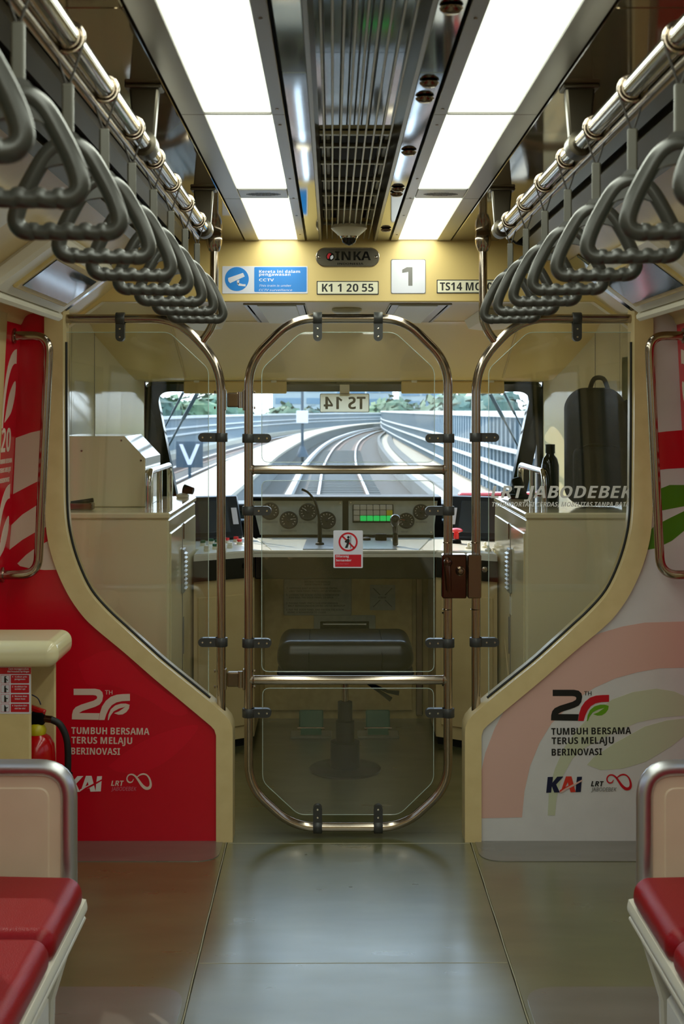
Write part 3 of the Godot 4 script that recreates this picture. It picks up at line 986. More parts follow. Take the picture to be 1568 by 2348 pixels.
	# trees behind the parapets
	var spec := [
		["rounded_tree", "broad pale green tree behind the parapet, left of the hinges", 395, 190.0, 17.0, 17.0, "foliage_pale"],
		["rounded_tree", "dark bushy tree at the screen's edge behind the slate sign", 350, 170.0, 16.0, 15.0, "foliage_dark"],
		["rounded_tree", "mid green tree between the pole and the door frame", 470, 200.0, 17.5, 16.0, "foliage"],
		["rounded_tree", "leafy tree just right of the door hinges", 545, 210.0, 16.5, 14.0, "foliage_pale"],
		["rounded_tree", "low green tree beside the equipment mast", 640, 220.0, 16.0, 14.0, "foliage"],
		["rounded_tree", "slim tree between equipment mast and mirrored number plate", 722, 240.0, 15.5, 10.0, "foliage_dark"],
		["rounded_tree", "bright green tree where the barrier meets the towers", 885, 235.0, 16.5, 12.0, "foliage_pale"],
		["rounded_tree", "dark tree above the corrugated barrier beside the bright one", 935, 230.0, 16.5, 13.0, "foliage"],
		["rounded_tree", "wide tree above the corrugated barrier behind the lock box pole", 1005, 200.0, 17.0, 15.0, "foliage"],
		["rounded_tree", "dense dark tree above the barrier beside the right-hand wipers", 1100, 180.0, 17.0, 16.0, "foliage_dark"],
		["rounded_tree", "tall tree above the barrier at the end of the windscreen", 1190, 165.0, 17.5, 15.0, "foliage_dark"]]
	var n := 0
	for t in spec:
		var p := at(t[2], 942, t[3])
		tree(t[0], t[1], Vector3(p.x, -14.0, p.z), t[4] + 0.6, t[5], M[t[6]], 100 + n)
		n += 1
	# towers
	var tw := [
		["wide white tower block with blue window bands behind the slim tree", 700, 330.0, 16.0, 30.0, "tower_white"],
		["tall pale tower block with blue window bands behind the number plate", 800, 380.0, 15.0, 40.0, "tower_white"],
		["narrow pale tower with blue window bands above the far curve", 868, 350.0, 7.0, 36.0, "tower_white"],
		["pale tower with blue window bands above the corrugated barrier", 962, 420.0, 13.0, 44.0, "tower_white"]]
	for t in tw:
		var p := at(t[1], 942, t[2])
		var b := thing("tower", t[0], "building", Vector3(p.x, -14, p.z))
		part("block", MB.new().box(Vector3(p.x, -14 + t[4] / 2, p.z), Vector3(t[3], t[4], 12.0)), M[t[5]], b)
		var fl := int(t[4] / 3.0)
		for k in range(4, fl):
			for c in 2:
				part("window_band", MB.new().box(Vector3(p.x + (c - 0.5) * t[3] * 0.48, -14 + k * 3.0, p.z + 6.0), Vector3(t[3] * 0.43, 1.5, 0.2)), M.tower_blue, b)

# outlines of the left half of the partition, in pixels at its face
func band_outer() -> Array:
	return spline([[103, 690], [103, 900], [103, 1100], [105, 1173], [111, 1237], [129, 1301], [157, 1362], [189, 1409], [221, 1441], [286, 1495], [357, 1557], [428, 1616], [484, 1663]].map(func(p): return Vector2(p[0], p[1])), 4) + [Vector2(492, 1672), Vector2(496, 1685), Vector2(496, 1931)]

func band_inner() -> Array:
	return spline([[146, 690], [146, 900], [147, 1073], [149, 1173], [157, 1233], [175, 1294], [204, 1355], [243, 1401], [286, 1441], [332, 1483], [371, 1518], [425, 1562], [478, 1605], [506, 1629]].map(func(p): return Vector2(p[0], p[1])), 4) + [Vector2(516, 1638), Vector2(527, 1651), Vector2(533, 1666), Vector2(534, 1685), Vector2(534, 1931)]

func clamp_parts(parent: Node3D, tube_at: Vector3, dir: Vector3, along_tube: Vector3) -> void:
	# grey plastic clamp: a collar round the tube and a round-ended tongue over the glass edge, two screws
	var nz := Vector3(0, 0, 1)
	var xf := Transform3D(Basis(dir, nz.cross(dir), nz), tube_at)
	var body := MB.new()
	body.lathe([[0.0, -0.0165], [0.0225, -0.0165], [0.024, -0.015], [0.024, 0.015], [0.0225, 0.0165], [0.0, 0.0165]], 20, Transform3D(Basis(nz.cross(along_tube), along_tube, nz), tube_at))
	var tongue := PackedVector2Array([Vector2(0.0, -0.0165), Vector2(0.068, -0.0165)])
	for i in 9:
		var an := -PI / 2 + PI * i / 8
		tongue.append(Vector2(0.068 + 0.0165 * cos(an), 0.0165 * sin(an)))
	tongue.append(Vector2(0.0, 0.0165))
	body.prism(tongue, -0.013, 0.013, xf, 0.002)
	var c := part("clamp", body, M.clamp_grey, parent)
	for u in [0.038, 0.068]:
		var sm := MB.new().lathe([[0.0, 0.0018], [0.0035, 0.0016], [0.0042, 0.0]], 10, Transform3D(Basis(Vector3.RIGHT, Vector3(0, 0, 1), Vector3(0, -1, 0)), xf * Vector3(u, 0, 0.0128)))
		var s := part("screw", sm, M.chrome, c)

func emblem(parent: Node3D, xf: Transform3D, two: Material, arc: Material, leaf: Material, th: Material) -> void:
	# the anniversary numeral, drawn on a grid of 2.8 units to the pixel
	var u := func(a: Array) -> PackedVector2Array:
		var o := PackedVector2Array()
		for p in a: o.append(Vector2(p[0] - 462, 1 - (p[1] - 503)) / 2.8 / 625.0)
		return o
	part("numeral", MB.new().prism(u.call([[473, 503], [610, 503], [640, 509], [657, 525], [662, 548], [656, 582], [640, 604], [612, 618], [530, 645], [506, 659], [640, 660], [634, 702], [462, 699], [463, 668], [470, 640], [486, 621], [520, 605], [600, 580], [621, 568], [625, 555], [617, 546], [600, 543], [473, 543]]), 0.0, 0.0015, xf), two, parent)
	part("numeral_arc", MB.new().prism(u.call([[636, 703], [643, 655], [656, 615], [680, 580], [712, 554], [750, 541], [790, 537], [834, 536], [834, 580], [785, 582], [748, 590], [718, 608], [697, 635], [682, 668], [671, 703]]), 0.0, 0.0016, xf), arc, parent)
	part("leaf", MB.new().prism(u.call([[692, 704], [697, 668], [712, 634], [740, 610], [775, 599], [806, 598], [832, 606], [828, 630], [812, 652], [788, 667], [760, 669], [733, 660], [764, 648], [806, 618], [764, 630], [730, 648], [709, 676], [698, 704]]), 0.0, 0.0017, xf), leaf, parent)
	words("TH", 0.0145, th, parent, xf * Transform3D(Basis(), Vector3((698 - 462) / 2.8 / 625.0, -(525 - 503) / 2.8 / 625.0, 0.0008)), false, 0.027)

func operator_marks(parent: Node3D, xf: Transform3D, k: Material, a: Material, i: Material, slash: Material, lrt: Material, small: Material, loop: Material) -> void:
	# origin: upper left of the slanted K; units of the right-hand crop, 2.97 to the pixel
	var u := func(l: Array) -> PackedVector2Array:
		var o := PackedVector2Array()
		for p in l: o.append(Vector2(p[0] - 630, -(p[1] - 1128)) / 2.97 / 625.0)
		return o
	part("mark_letter", MB.new().prism(u.call([[640, 1132], [676, 1131], [671, 1172], [705, 1130], [746, 1129], [697, 1182], [722, 1236], [684, 1237], [668, 1195], [663, 1237], [630, 1239]]), 0.0, 0.0015, xf), k, parent)
	part("mark_letter", MB.new().prism(u.call([[764, 1128], [802, 1128], [830, 1234], [795, 1235], [789, 1210], [758, 1222], [738, 1237], [722, 1238], [722, 1222], [754, 1204], [782, 1190], [776, 1166], [757, 1206], [735, 1213]]), 0.0, 0.0016, xf), a, parent)
	part("mark_letter", MB.new().prism(u.call([[840, 1131], [873, 1130], [865, 1233], [830, 1234], [833, 1185]]), 0.0, 0.0015, xf), i, parent)
	part("mark_slash", MB.new().prism(u.call([[718, 1238], [760, 1208], [815, 1180], [873, 1150], [873, 1160], [818, 1192], [764, 1220], [736, 1238]]), 0.0, 0.0022, xf), slash, parent)
	words("LRT", 0.0185, lrt, parent, xf * Transform3D(Basis(), Vector3((978 - 630) / 2.97 / 625.0, -(1178 - 1128) / 2.97 / 625.0, 0.0006)), true, 0.043, 0.2)
	words("JABODEBEK", 0.0135, small, parent, xf * Transform3D(Basis(), Vector3((1022 - 630) / 2.97 / 625.0, -(1219 - 1128) / 2.97 / 625.0, 0.0006)), false, 0.091, 0.15)
	var path := [[1088, 1150], [1078, 1168], [1060, 1172], [1046, 1160], [1044, 1140], [1056, 1122], [1078, 1118], [1100, 1130], [1122, 1158], [1146, 1192], [1172, 1212], [1196, 1208], [1205, 1185], [1198, 1150], [1180, 1124], [1156, 1115], [1130, 1122], [1108, 1140]]
	var pts := []
	for p in path: pts.append(Vector2(p[0] - 630, -(p[1] - 1128)) / 2.97 / 625.0)
	var wd := [3, 7, 9, 9, 8, 8, 9, 11, 14, 18, 20, 19, 15, 11, 9, 10, 9, 3].map(func(x): return x / 2.97 / 625.0)
	var sp := spline(pts, 4)
	var sw := []
	for q in sp.size():
		var f := q / 4.0
		var lo := mini(int(f), wd.size() - 1)
		sw.append(lerpf(wd[lo], wd[mini(lo + 1, wd.size() - 1)], f - lo))
	part("ribbon_loop", MB.new().ribbon(sp, sw, 0.0, 0.0016, xf), loop, parent)

func partition(s: float) -> void:
	var left: bool = s < 0
	var p := thing("cab_partition", "red wrapped cab partition with curved cream frame and glass pane" if left else "white and pink wrapped cab partition with curved cream frame and glass pane", "partition", Vector3(s * 0.9, 0, -DP))
	var bo := band_outer()
	var bi := band_inner()
	# wrapped panel between the side wall and the band
	var edge := [Vector2(40, 690)]
	var panel := PackedVector2Array([Vector2(s * wall_x(1.98), 1.98)])
	for q in outline(bo.map(func(v): return [v.x, v.y]), DP, s): panel.append(q)
	panel[panel.size() - 1].y = 0.0
	panel.append(Vector2(s * wall_x(0.0), 0.0))
	var main := part("panel", MB.new().prism(panel, -DP - 0.07, -DP), M.wrap_red if left else M.wrap_white, p)
	# cream band, proud of the panel
	var band := outline(bo.map(func(v): return [v.x, v.y]), DP, s)
	var rev := bi.duplicate()
	rev.reverse()
	for q in outline(rev.map(func(v): return [v.x, v.y]), DP, s): band.append(q)
	for i in band.size():
		if band[i].y < 0.02: band[i].y = 0.0
	part("frame_band", MB.new().prism(band, -DP - 0.10, -DP + 0.012, Transform3D(), 0.005), M.cream, p)
	# black gasket along the inner edge
	var gk := []
	for q in bi:
		if q.y > 757 and q.y < 1608: gk.append(q)
	var gpts := []
	for q in outline(gk.map(func(v): return [v.x + 2.2, v.y - 1.0]), DP, s): gpts.append(Vector3(q.x, q.y, -DG + 0.02))
	part("gasket", MB.new().tube(gpts, 0.0048, 8), M.rubber, p)
	# glass
	var gl := [[148, 762]]
	for i in range(0, gk.size(), 2): gl.append([gk[i].x + 1, gk[i].y])
	gl.append([478, 1603])
	for q in fillet([Vector2(478, 1500), Vector2(478, 846), Vector2(388, 762), Vector2(148, 762)], 14, 4).slice(1, -1): gl.append([q.x, q.y])
	var gpoly := outline(gl, DG, s)
	part("glass_pane", MB.new().prism(gpoly, -DG - 0.004, -DG + 0.004), M.pane_olive, p)
	var rim := []
	for q in fillet([Vector2(478, 1602), Vector2(478, 846), Vector2(388, 762), Vector2(150, 762)], 14, 4):
		var w2 := flat2(q.x, q.y, DG)
		rim.append(Vector3(w2.x if left else -w2.x, w2.y, -DG))
	part("pane_edge", MB.new().tube(rim, 0.0016, 6), M.pane_edge, p)
	# bent tube: from the frame across, down the slope and into the low post
	var P3 := func(x: float, y: float) -> Vector3:
		var q := flat2(x, y, DG)
		return Vector3(q.x if left else -q.x, q.y, -DG)
	part("rail_tube", MB.new().tube(fillet([P3.call(140, 731), P3.call(408, 731), P3.call(507, 838), P3.call(507, 1650)], 0.10, 8), 0.0168, 18), M.steel, p)
	part("ceiling_tube", MB.new().tube(fillet([Vector3(P3.call(491, 560).x, CEIL + 0.01, -DG), P3.call(491, 744), P3.call(460, 788)], 0.07, 8), 0.0155, 18), M.steel, p)
	var fx: float = P3.call(491, 560).x
	part("ceiling_flange", MB.new().lathe([[0.0165, -0.070], [0.021, -0.066], [0.028, -0.045], [0.031, -0.025], [0.030, -0.008], [0.027, 0.0], [0.0, 0.0]], 24, Transform3D(Basis(), Vector3(fx, CEIL, -DG))), M.steel, p)
	for y in [1003, 1472]: clamp_parts(p, P3.call(507, y), Vector3(s, 0, 0), Vector3.UP)
	clamp_parts(p, P3.call(276, 731), Vector3.DOWN, Vector3.RIGHT)
	# printed wrap
	var face := Transform3D(Basis(), Vector3(0, 0, -DP))
	var stick := func(called: String, pts: Array, m: Material, z: float) -> void:
		var poly := outline(pts, DP, -1.0)
		for piece in Geometry2D.intersect_polygons(poly, panel):
			part(called, MB.new().prism(piece, 0.0, z, face), m, p)
	if left:
		stick.call("printed_stripe", [[36, 1004], [70, 992], [106, 984], [106, 1094], [70, 1112], [30, 1133]], M.wrap_cream, 0.0007)
		stick.call("printed_stripe", [[26, 1204], [51, 1180], [82, 1160], [107, 1149], [114, 1205], [104, 1209], [78, 1222], [51, 1238], [21, 1261]], M.wrap_cream, 0.0007)
		stick.call("printed_stripe", [[40, 1292], [60, 1272], [75, 1261], [100, 1246], [125, 1233], [140, 1306], [102, 1307], [72, 1304], [46, 1298]], M.wrap_cream, 0.0007)
		stick.call("printed_leaf", spline([[248, 1757], [303, 1714], [375, 1679], [453, 1662], [428, 1704], [375, 1750], [321, 1771], [271, 1770], [248, 1757]].map(func(a): return Vector2(a[0], a[1])), 4).map(func(v): return [v.x, v.y]), M.wrap_red_light, 0.0006)
		stick.call("printed_leaf", spline([[180, 1520], [260, 1490], [340, 1560], [430, 1625], [400, 1640], [330, 1600], [250, 1570], [200, 1570], [180, 1520]].map(func(a): return Vector2(a[0], a[1])), 3).map(func(v): return [v.x, v.y]), M.wrap_red_light, 0.0006)
		emblem(p, Transform3D(Basis(), at(165, 1579.6, DP)), M.print_cream, M.print_cream, M.print_cream, M.print_cream)
		for l in [["TUMBUH BERSAMA", 1676, 164, 343], ["TERUS MELAJU", 1700, 163.5, 303], ["BERINOVASI", 1722.5, 163, 275]]:
			words(l[0], 0.0245, M.print_cream, p, Transform3D(Basis(Vector3(0, 0, 1), -0.012), at((l[2] + l[3]) / 2, l[1], DP) + Vector3(0, 0, 0.0006)), true, (l[3] - l[2]) / 625.0)
		operator_marks(p, Transform3D(Basis(), at(152, 1779, DP)), M.print_white, M.print_white, M.print_white, M.wrap_red, M.print_cream, M.print_pink, M.print_cream)
	else:
		var z := func(a: Array) -> Array: return a.map(func(q): return [q[0] / 2.97 + 1040, q[1] / 2.97 + 1400])
		stick.call("printed_arc", z.call([[150, 1415], [170, 1250], [185, 1110], [215, 970], [280, 800], [350, 670], [480, 480], [700, 300], [890, 200], [1000, 152], [1150, 108], [1300, 82], [1700, 70], [1700, 386], [1400, 393], [1250, 420], [1100, 462], [960, 525], [880, 575], [780, 655], [665, 770], [585, 900], [520, 1060], [482, 1230], [465, 1408]]), M.wrap_pink, 0.0007)
		stick.call("printed_leaf", z.call([[640, 1395], [650, 1210], [690, 1075], [750, 935], [850, 800], [960, 690], [1080, 605], [1220, 555], [1380, 531], [1500, 550], [1700, 640], [1700, 700], [1568, 715], [1420, 727], [1250, 762], [1060, 845], [900, 930], [810, 1005], [735, 1140], [700, 1280], [690, 1395]]), M.wrap_sage, 0.0010)
		stick.call("printed_leaf", z.call([[1700, 735], [1650, 790], [1480, 925], [1310, 1028], [1150, 1076], [1000, 1086], [908, 1050], [950, 1000], [1100, 900], [1300, 790], [1450, 748], [1568, 735]]), M.wrap_sage, 0.0010)
		stick.call("printed_stripe", [[1490, 994], [1530, 989], [1568, 986], [1568, 1073], [1530, 1075], [1490, 1080]], M.wrap_red, 0.0007)
		stick.call("printed_leaf", [[1480, 1178], [1492, 1150], [1510, 1122], [1535, 1112], [1572, 1112], [1572, 1160], [1530, 1168]], M.wrap_green, 0.0007)
		stick.call("printed_leaf", [[1470, 1263], [1482, 1225], [1500, 1206], [1535, 1188], [1572, 1170], [1572, 1214], [1540, 1240], [1505, 1257]], M.wrap_green, 0.0007)
		emblem(p, Transform3D(Basis(), at(1263, 1581.8, DP)), M.print_black, M.print_red, M.leaf_green, M.print_black)
		for l in [["TUMBUH BERSAMA", 1676, 1264, 1447], ["TERUS MELAJU", 1700, 1264.5, 1407], ["BERINOVASI", 1724, 1265, 1380]]:
			words(l[0], 0.0245, M.print_black, p, Transform3D(Basis(Vector3(0, 0, 1), 0.012), at((l[2] + l[3]) / 2, l[1], DP) + Vector3(0, 0, 0.0012)), true, (l[3] - l[2]) / 625.0)
		operator_marks(p, Transform3D(Basis(), at(1252, 1780, DP) + Vector3(0, 0, 0.0010)), M.print_navy, M.print_orange, M.print_navy, M.wrap_pink, M.print_black, M.print_grey, M.print_red)
		# lettering stuck to the glass
		words("LRT JABODEBEK", 0.0445, M.glass_letter, p, Transform3D(Basis(), at(1288, 1132, DG) + Vector3(0, 0, 0.0045)), true, 322 / 618.6, 0.22)
		words("TRANSPORTASI CERDAS, MOBILITAS TANPA BATAS", 0.0165, M.glass_letter, p, Transform3D(Basis(), at(1288, 1157, DG) + Vector3(0, 0, 0.0045)), true, 322 / 618.6, 0.22)

func cab_door() -> void:
	var g := thing("cab_door", "octagonal steel tube cab door with three glass panes", "door", Vector3(0, 0, -DG))
	var P3 := func(x: float, y: float) -> Vector3: return at(x, y, DG)
	var ring := fillet([P3.call(570, 832), P3.call(672, 730), P3.call(925, 730), P3.call(1027, 832), P3.call(1027, 1803), P3.call(925, 1896), P3.call(672, 1896), P3.call(570, 1803)], 0.085, 8, true)
	part("frame_tube", MB.new().tube(ring, 0.0168, 18, true), M.steel, g)
	for y in [1077, 1559]:
		part("cross_tube", MB.new().tube([P3.call(570, y), P3.call(1027, y)], 0.0165, 18), M.steel, g)
		for x in [581, 1016]:
			part("weld_bead", MB.new().lathe([[0.0165, -0.003], [0.0195, 0.0], [0.0165, 0.003]], 16, Transform3D(Basis(Vector3.UP, Vector3.RIGHT, Vector3(0, 0, -1)), P3.call(x, y))), M.steel, g)
	var panes := [
		fillet([Vector2(600, 1060), Vector2(600, 846), Vector2(690, 762), Vector2(905, 762), Vector2(996, 846), Vector2(996, 1060)], 16, 4, true),
		fillet([Vector2(600, 1540), Vector2(600, 1102), Vector2(995, 1102), Vector2(995, 1540)], 16, 4, true),
		fillet([Vector2(602, 1578), Vector2(994, 1578), Vector2(994, 1792), Vector2(915, 1868), Vector2(684, 1868), Vector2(602, 1792)], 16, 4, true)]
	for q in panes:
		var o := outline(q.map(func(v): return [v.x, v.y]), DG)
		var pn := part("glass_pane", MB.new().prism(o, -DG - 0.004, -DG + 0.004), M.pane_olive, g)
		var loop := []
		for v in o: loop.append(Vector3(v.x, v.y, -DG))
		part("pane_edge", MB.new().tube(loop, 0.0016, 6, true), M.pane_edge, pn)
	for y in [1005, 1171, 1474, 1634]:
		clamp_parts(g, P3.call(570, y), Vector3.RIGHT, Vector3.UP)
		clamp_parts(g, P3.call(1027, y), Vector3.LEFT, Vector3.UP)
	for x in [728, 867]:
		clamp_parts(g, P3.call(x, 730), Vector3.DOWN, Vector3.RIGHT)
		clamp_parts(g, P3.call(x, 1896), Vector3.UP, Vector3.RIGHT)
	# hinges towards the left-hand pole
	for y in [917, 1557]:
		var c: Vector3 = P3.call(538, y)
		var h := part("hinge", MB.new().rbox(c + Vector3(-0.006, 0, 0), Vector3(0.044, 0.055, 0.03), 0.006, 3), M.steel_dark, g)
		part("hinge_knuckle", MB.new().lathe([[0, -0.03], [0.010, -0.03], [0.010, 0.03], [0, 0.03]], 14, Transform3D(Basis(), c + Vector3(0.022, 0, 0.006))), M.steel, h)
		for x in [-0.034, 0.034]:
			part("hinge_leaf", MB.new().rbox(c + Vector3(x, 0, 0), Vector3(0.008, 0.078, 0.028), 0.003, 2), M.steel, h)
		for k in [-0.029, 0.029]:
			for x in [-0.071, 0.071]:
				part("bolt", MB.new().lathe([[0.0, 0.006], [0.005, 0.005], [0.005, 0.0]], 8, Transform3D(Basis(Vector3(0, 0, 1), -signf(x) * PI / 2), c + Vector3(x, k, 0))), M.steel_dark, h)
	# lock: lever and turn knob on the door, keeper on the pole
	var lc := at(1041, 1321, DG - 0.035)
	part("lock_box", MB.new().box(lc + Vector3(0, 0, -0.012), Vector3(0.089, 0.161, 0.055), 0.004), M.bronze, g)
	var lever := [at(1026, 1290, DG - 0.07), at(1028, 1320, DG - 0.075), at(1030, 1357, DG - 0.072)]
	part("lever", MB.new().tube(lever, [0.0125, 0.0105, 0.0085], 14), M.bronze, g)
	part("lever_boss", MB.new().lathe([[0.015, 0.0], [0.015, 0.028], [0.011, 0.034], [0, 0.036]], 20, Transform3D(Basis(Vector3.RIGHT, Vector3(0, 0, 1), Vector3(0, -1, 0)), at(1026, 1288, DG - 0.05))), M.bronze, g)
	part("turn_knob", MB.new().lathe([[0.018, 0.0], [0.017, 0.012], [0.011, 0.016], [0.009, 0.024], [0, 0.025]], 20, Transform3D(Basis(Vector3.RIGHT, Vector3(0, 0, 1), Vector3(0, -1, 0)), at(1055, 1309, DG - 0.05))), M.steel_dark, g)
	# no-leaning notice on the middle pane
	var nc := at(798, 1259, DG) + Vector3(0, 0, 0.0045)
	var nt := part("notice", MB.new().prism(rrect(0.109, 0.139, 0.004, 3), 0.0, 0.001, facing(nc)), M.sign_white, g)
	var up := nc + Vector3(0, 0.027, 0)
	var circ := MB.new()
	for i in 32:
		var a := TAU * i / 32; var b := TAU * (i + 1) / 32
		circ.prism(pv([Vector2(cos(a), sin(a)) * 0.029, Vector2(cos(a), sin(a)) * 0.0355, Vector2(cos(b), sin(b)) * 0.0355, Vector2(cos(b), sin(b)) * 0.029]), 0.001, 0.0016, facing(up))
	circ.prism(pv([[-0.024, 0.0195], [-0.0195, 0.024], [0.024, -0.0195], [0.0195, -0.024]]), 0.001, 0.0016, facing(up))
	part("prohibition_ring", circ, M.print_red, g)
	var man := MB.new()
	man.prism(disc2(0.0048, 14, Vector2(0.001, 0.0175)), 0.0016, 0.002, facing(up))
	man.prism(pv([[-0.004, 0.011], [0.004, 0.012], [0.0065, 0.004], [-0.002, -0.022], [-0.012, -0.022], [-0.0045, -0.004], [-0.012, -0.001], [-0.0125, 0.003]]), 0.0016, 0.002, facing(up))
	man.prism(pv([[0.0085, 0.024], [0.0105, 0.024], [0.0105, -0.024], [0.0085, -0.024]]), 0.0016, 0.002, facing(up))
	part("leaning_figure", man, M.print_black, g)
	part("notice_band", MB.new().prism(rrect(0.097, 0.045, 0.001, 2), 0.001, 0.0015, facing(nc + Vector3(0, -0.0425, 0))), M.print_red, g)
	words("Dilarang", 0.0078, M.sign_white, g, facing(nc + Vector3(-0.021, -0.027, 0.0014)), true, 0.047)
	words("bersandar", 0.0078, M.sign_white, g, facing(nc + Vector3(-0.016, -0.0405, 0.0014)), true, 0.056)
	words("Do not lean", 0.005, M.print_pink, g, facing(nc + Vector3(-0.021, -0.0535, 0.0014)), false, 0.046)
	# keeper box fixed to the right-hand pole
	var kb := thing("lock_keeper", "bronze lock keeper box clamped on the right-hand steel pole", "lock", at(1087, 1321, DG - 0.03))
	var kc := at(1087, 1321, DG - 0.035)
	part("keeper_body", MB.new().box(kc + Vector3(0, 0, -0.012), Vector3(0.050, 0.161, 0.055), 0.004), M.steel_dark, kb)
	for y in [1244, 1397]:
		for x in [1026, 1090]:
			part("sleeve_ring", MB.new().lathe([[0.0168, -0.002], [0.0185, 0.0], [0.0168, 0.002]], 18, Transform3D(Basis(), at(x, y, DG))), M.steel_dark, g if x < 1050 else kb)

func header_signs() -> void:
	var d := 5.08
	var w := func(x: float, y: float, z := 0.0) -> Transform3D: return facing(at(x, y, d) + Vector3(0, 0, z))
	var px := d / F
	# surveillance notice
	var s := thing("cctv_notice", "white and blue camera surveillance notice on the cream header", "sign", at(607, 642, d))
	part("plate", MB.new().prism(rrect(196 * px, 63 * px, 0.003, 3), 0.0, 0.002, w.call(607.5, 642), 0.0006), M.sign_white, s)
	part("blue_disc", MB.new().prism(disc2(27.5 * px, 36), 0.002, 0.0026, w.call(543, 640)), M.print_blue, s)
	part("blue_block", MB.new().prism(rrect(120 * px, 57 * px, 0.004, 4), 0.002, 0.0026, w.call(643, 641)), M.print_blue, s)
	var cam := MB.new()
	var cx: Transform3D = w.call(543, 640)
	cam.prism(pv([[-0.033, -0.008], [-0.034, 0.004], [0.024, 0.024], [0.031, 0.010], [-0.026, -0.016]]), 0.0026, 0.0032, cx)
	cam.prism(pv([[0.0, -0.006], [0.010, -0.003], [0.008, -0.020], [0.002, -0.022]]), 0.0026, 0.0032, cx)
	cam.prism(pv([[0.002, -0.014], [0.024, -0.020], [0.034, -0.020], [0.034, -0.029], [0.006, -0.026]]), 0.0026, 0.0032, cx)
	part("camera_pictogram", cam, M.sign_white, s)
	for l in [["Kereta ini dalam", 0.0135, 594, 688, 622.5, true], ["pengawasan", 0.0135, 594, 666, 631, true], ["CCTV", 0.0135, 594, 628, 642, true], ["This train is under", 0.0095, 594, 668, 655, false], ["CCTV surveillance", 0.0095, 594, 670, 665, false]]:
		words(l[0], l[1] * 0.78, M.sign_white, s, w.call((l[2] + l[3]) / 2.0, l[4], 0.0022), l[5], (l[3] - l[2]) * px, 0.0 if l[5] else 0.2)
	# maker's plate
	var m := thing("maker_plate", "dark oval-ended maker's plate with raised black letters above the white number plate", "plate", at(797, 590, d))
	part("plate", MB.new().prism(rrect(144 * px, 42 * px, 20.5 * px, 10), 0.0, 0.004, w.call(797, 590), 0.001), M.alu_dark, m)
	part("plate_rim", MB.new().tube(Array(rrect(144 * px, 42 * px, 20.5 * px, 10)).map(func(v): return w.call(797, 590) * Vector3(v.x, v.y, 0.003)), 0.0022, 6, true), M.steel, m)
	words("INKA", 0.034, M.black_gloss, m, w.call(809, 587, 0.0045), true, 82 * px, 0.0, 0.003)
	words("INDONESIA", 0.007, M.black_gloss, m, w.call(803, 605, 0.0042), true, 60 * px, 0.0, 0.002)
	part("emblem_ball", MB.new().prism(disc2(9.5 * px, 24), 0.004, 0.0055, w.call(757, 589)), M.black_gloss, m)
	part("emblem_swirl", MB.new().prism(pv(spline([Vector2(-0.013, 0.002), Vector2(-0.006, 0.013), Vector2(0.004, 0.011), Vector2(-0.002, 0.003), Vector2(-0.004, -0.006), Vector2(-0.010, -0.008), Vector2(-0.013, 0.002)], 4)), 0.0055, 0.0065, w.call(757, 589)), M.print_red, m)
	part("emblem_swirl", MB.new().prism(pv(spline([Vector2(0.002, 0.002), Vector2(0.010, 0.006), Vector2(0.012, -0.004), Vector2(0.004, -0.011), Vector2(0.0, -0.006), Vector2(0.002, 0.002)], 4)), 0.0055, 0.0065, w.call(757, 589)), M.sign_white, m)
	for x in [732, 862]:
		part("rivet", MB.new().lathe([[0, 0.003], [0.0045, 0.002], [0.006, 0.0]], 12, Transform3D(Basis(Vector3.RIGHT, Vector3(0, 0, 1), Vector3(0, -1, 0)), at(x, 590, d) + Vector3(0, 0, 0.004))), M.steel, m)
	# number plates
	for q in [["K1 1 20 55", 797, 660, 142, 31, 118, "white plate with black letters reading K1 1 20 55"], ["TS14 MC101", 1073, 657, 144, 31, 130, "white plate with black letters starting TS14 behind the steel pole"]]:
		var t := thing("number_plate", q[6], "plate", at(q[1], q[2], d))
		part("plate", MB.new().prism(rrect(q[3] * px, q[4] * px, 0.002, 3), 0.0, 0.003, w.call(q[1], q[2])), M.print_black, t)
		part("plate_face", MB.new().prism(rrect((q[3] - 4) * px, (q[4] - 4) * px, 0.002, 3), 0.003, 0.0036, w.call(q[1], q[2])), M.sign_cream, t)
		words(q[0], 0.031, M.print_black, t, w.call(q[1], q[2], 0.0034), true, q[5] * px)
	var one := thing("car_number_sign", "square white sign with a grey number one", "sign", at(936, 634, d))
	part("plate", MB.new().prism(rrect(80 * px, 79 * px, 0.006, 4), 0.0, 0.002, w.call(936, 634)), M.print_grey, one)
	part("plate_face", MB.new().prism(rrect(77 * px, 76 * px, 0.006, 4), 0.002, 0.0026, w.call(936, 634)), M.sign_white, one)
	part("numeral", MB.new().prism(pv([[-0.024, 0.026], [-0.006, 0.036], [0.016, 0.036], [0.016, -0.036], [0.0, -0.036], [0.0, 0.018], [-0.024, 0.014]]), 0.0026, 0.0032, w.call(936, 634)), M.print_grey, one)
	# dome camera hanging from the grille's end
	var dc := thing("dome_camera", "white dome security camera under the end of the ceiling grille", "camera", at(800, 530, 4.72))
	var cp := at(800, 527, 4.72)
	part("housing", MB.new().lathe([[0.0, 0.018], [0.064, 0.016], [0.065, 0.004], [0.050, -0.010], [0.036, -0.022], [0.030, -0.026], [0.0, -0.026]], 32, Transform3D(Basis(), cp)), M.ivory, dc)
	part("stem", MB.new().lathe([[0.045, 0.016], [0.045, 0.07]], 20, Transform3D(Basis(), cp)), M.ivory, dc)
	part("dome_ring", MB.new().lathe([[0.034, -0.022], [0.031, -0.030], [0.028, -0.032]], 24, Transform3D(Basis(), cp)), M.chrome, dc)
	part("dome", MB.new().lathe([[0.029, -0.024], [0.028, -0.034], [0.023, -0.046], [0.014, -0.054], [0.0, -0.057]], 24, Transform3D(Basis(), cp)), M.black_gloss, dc)

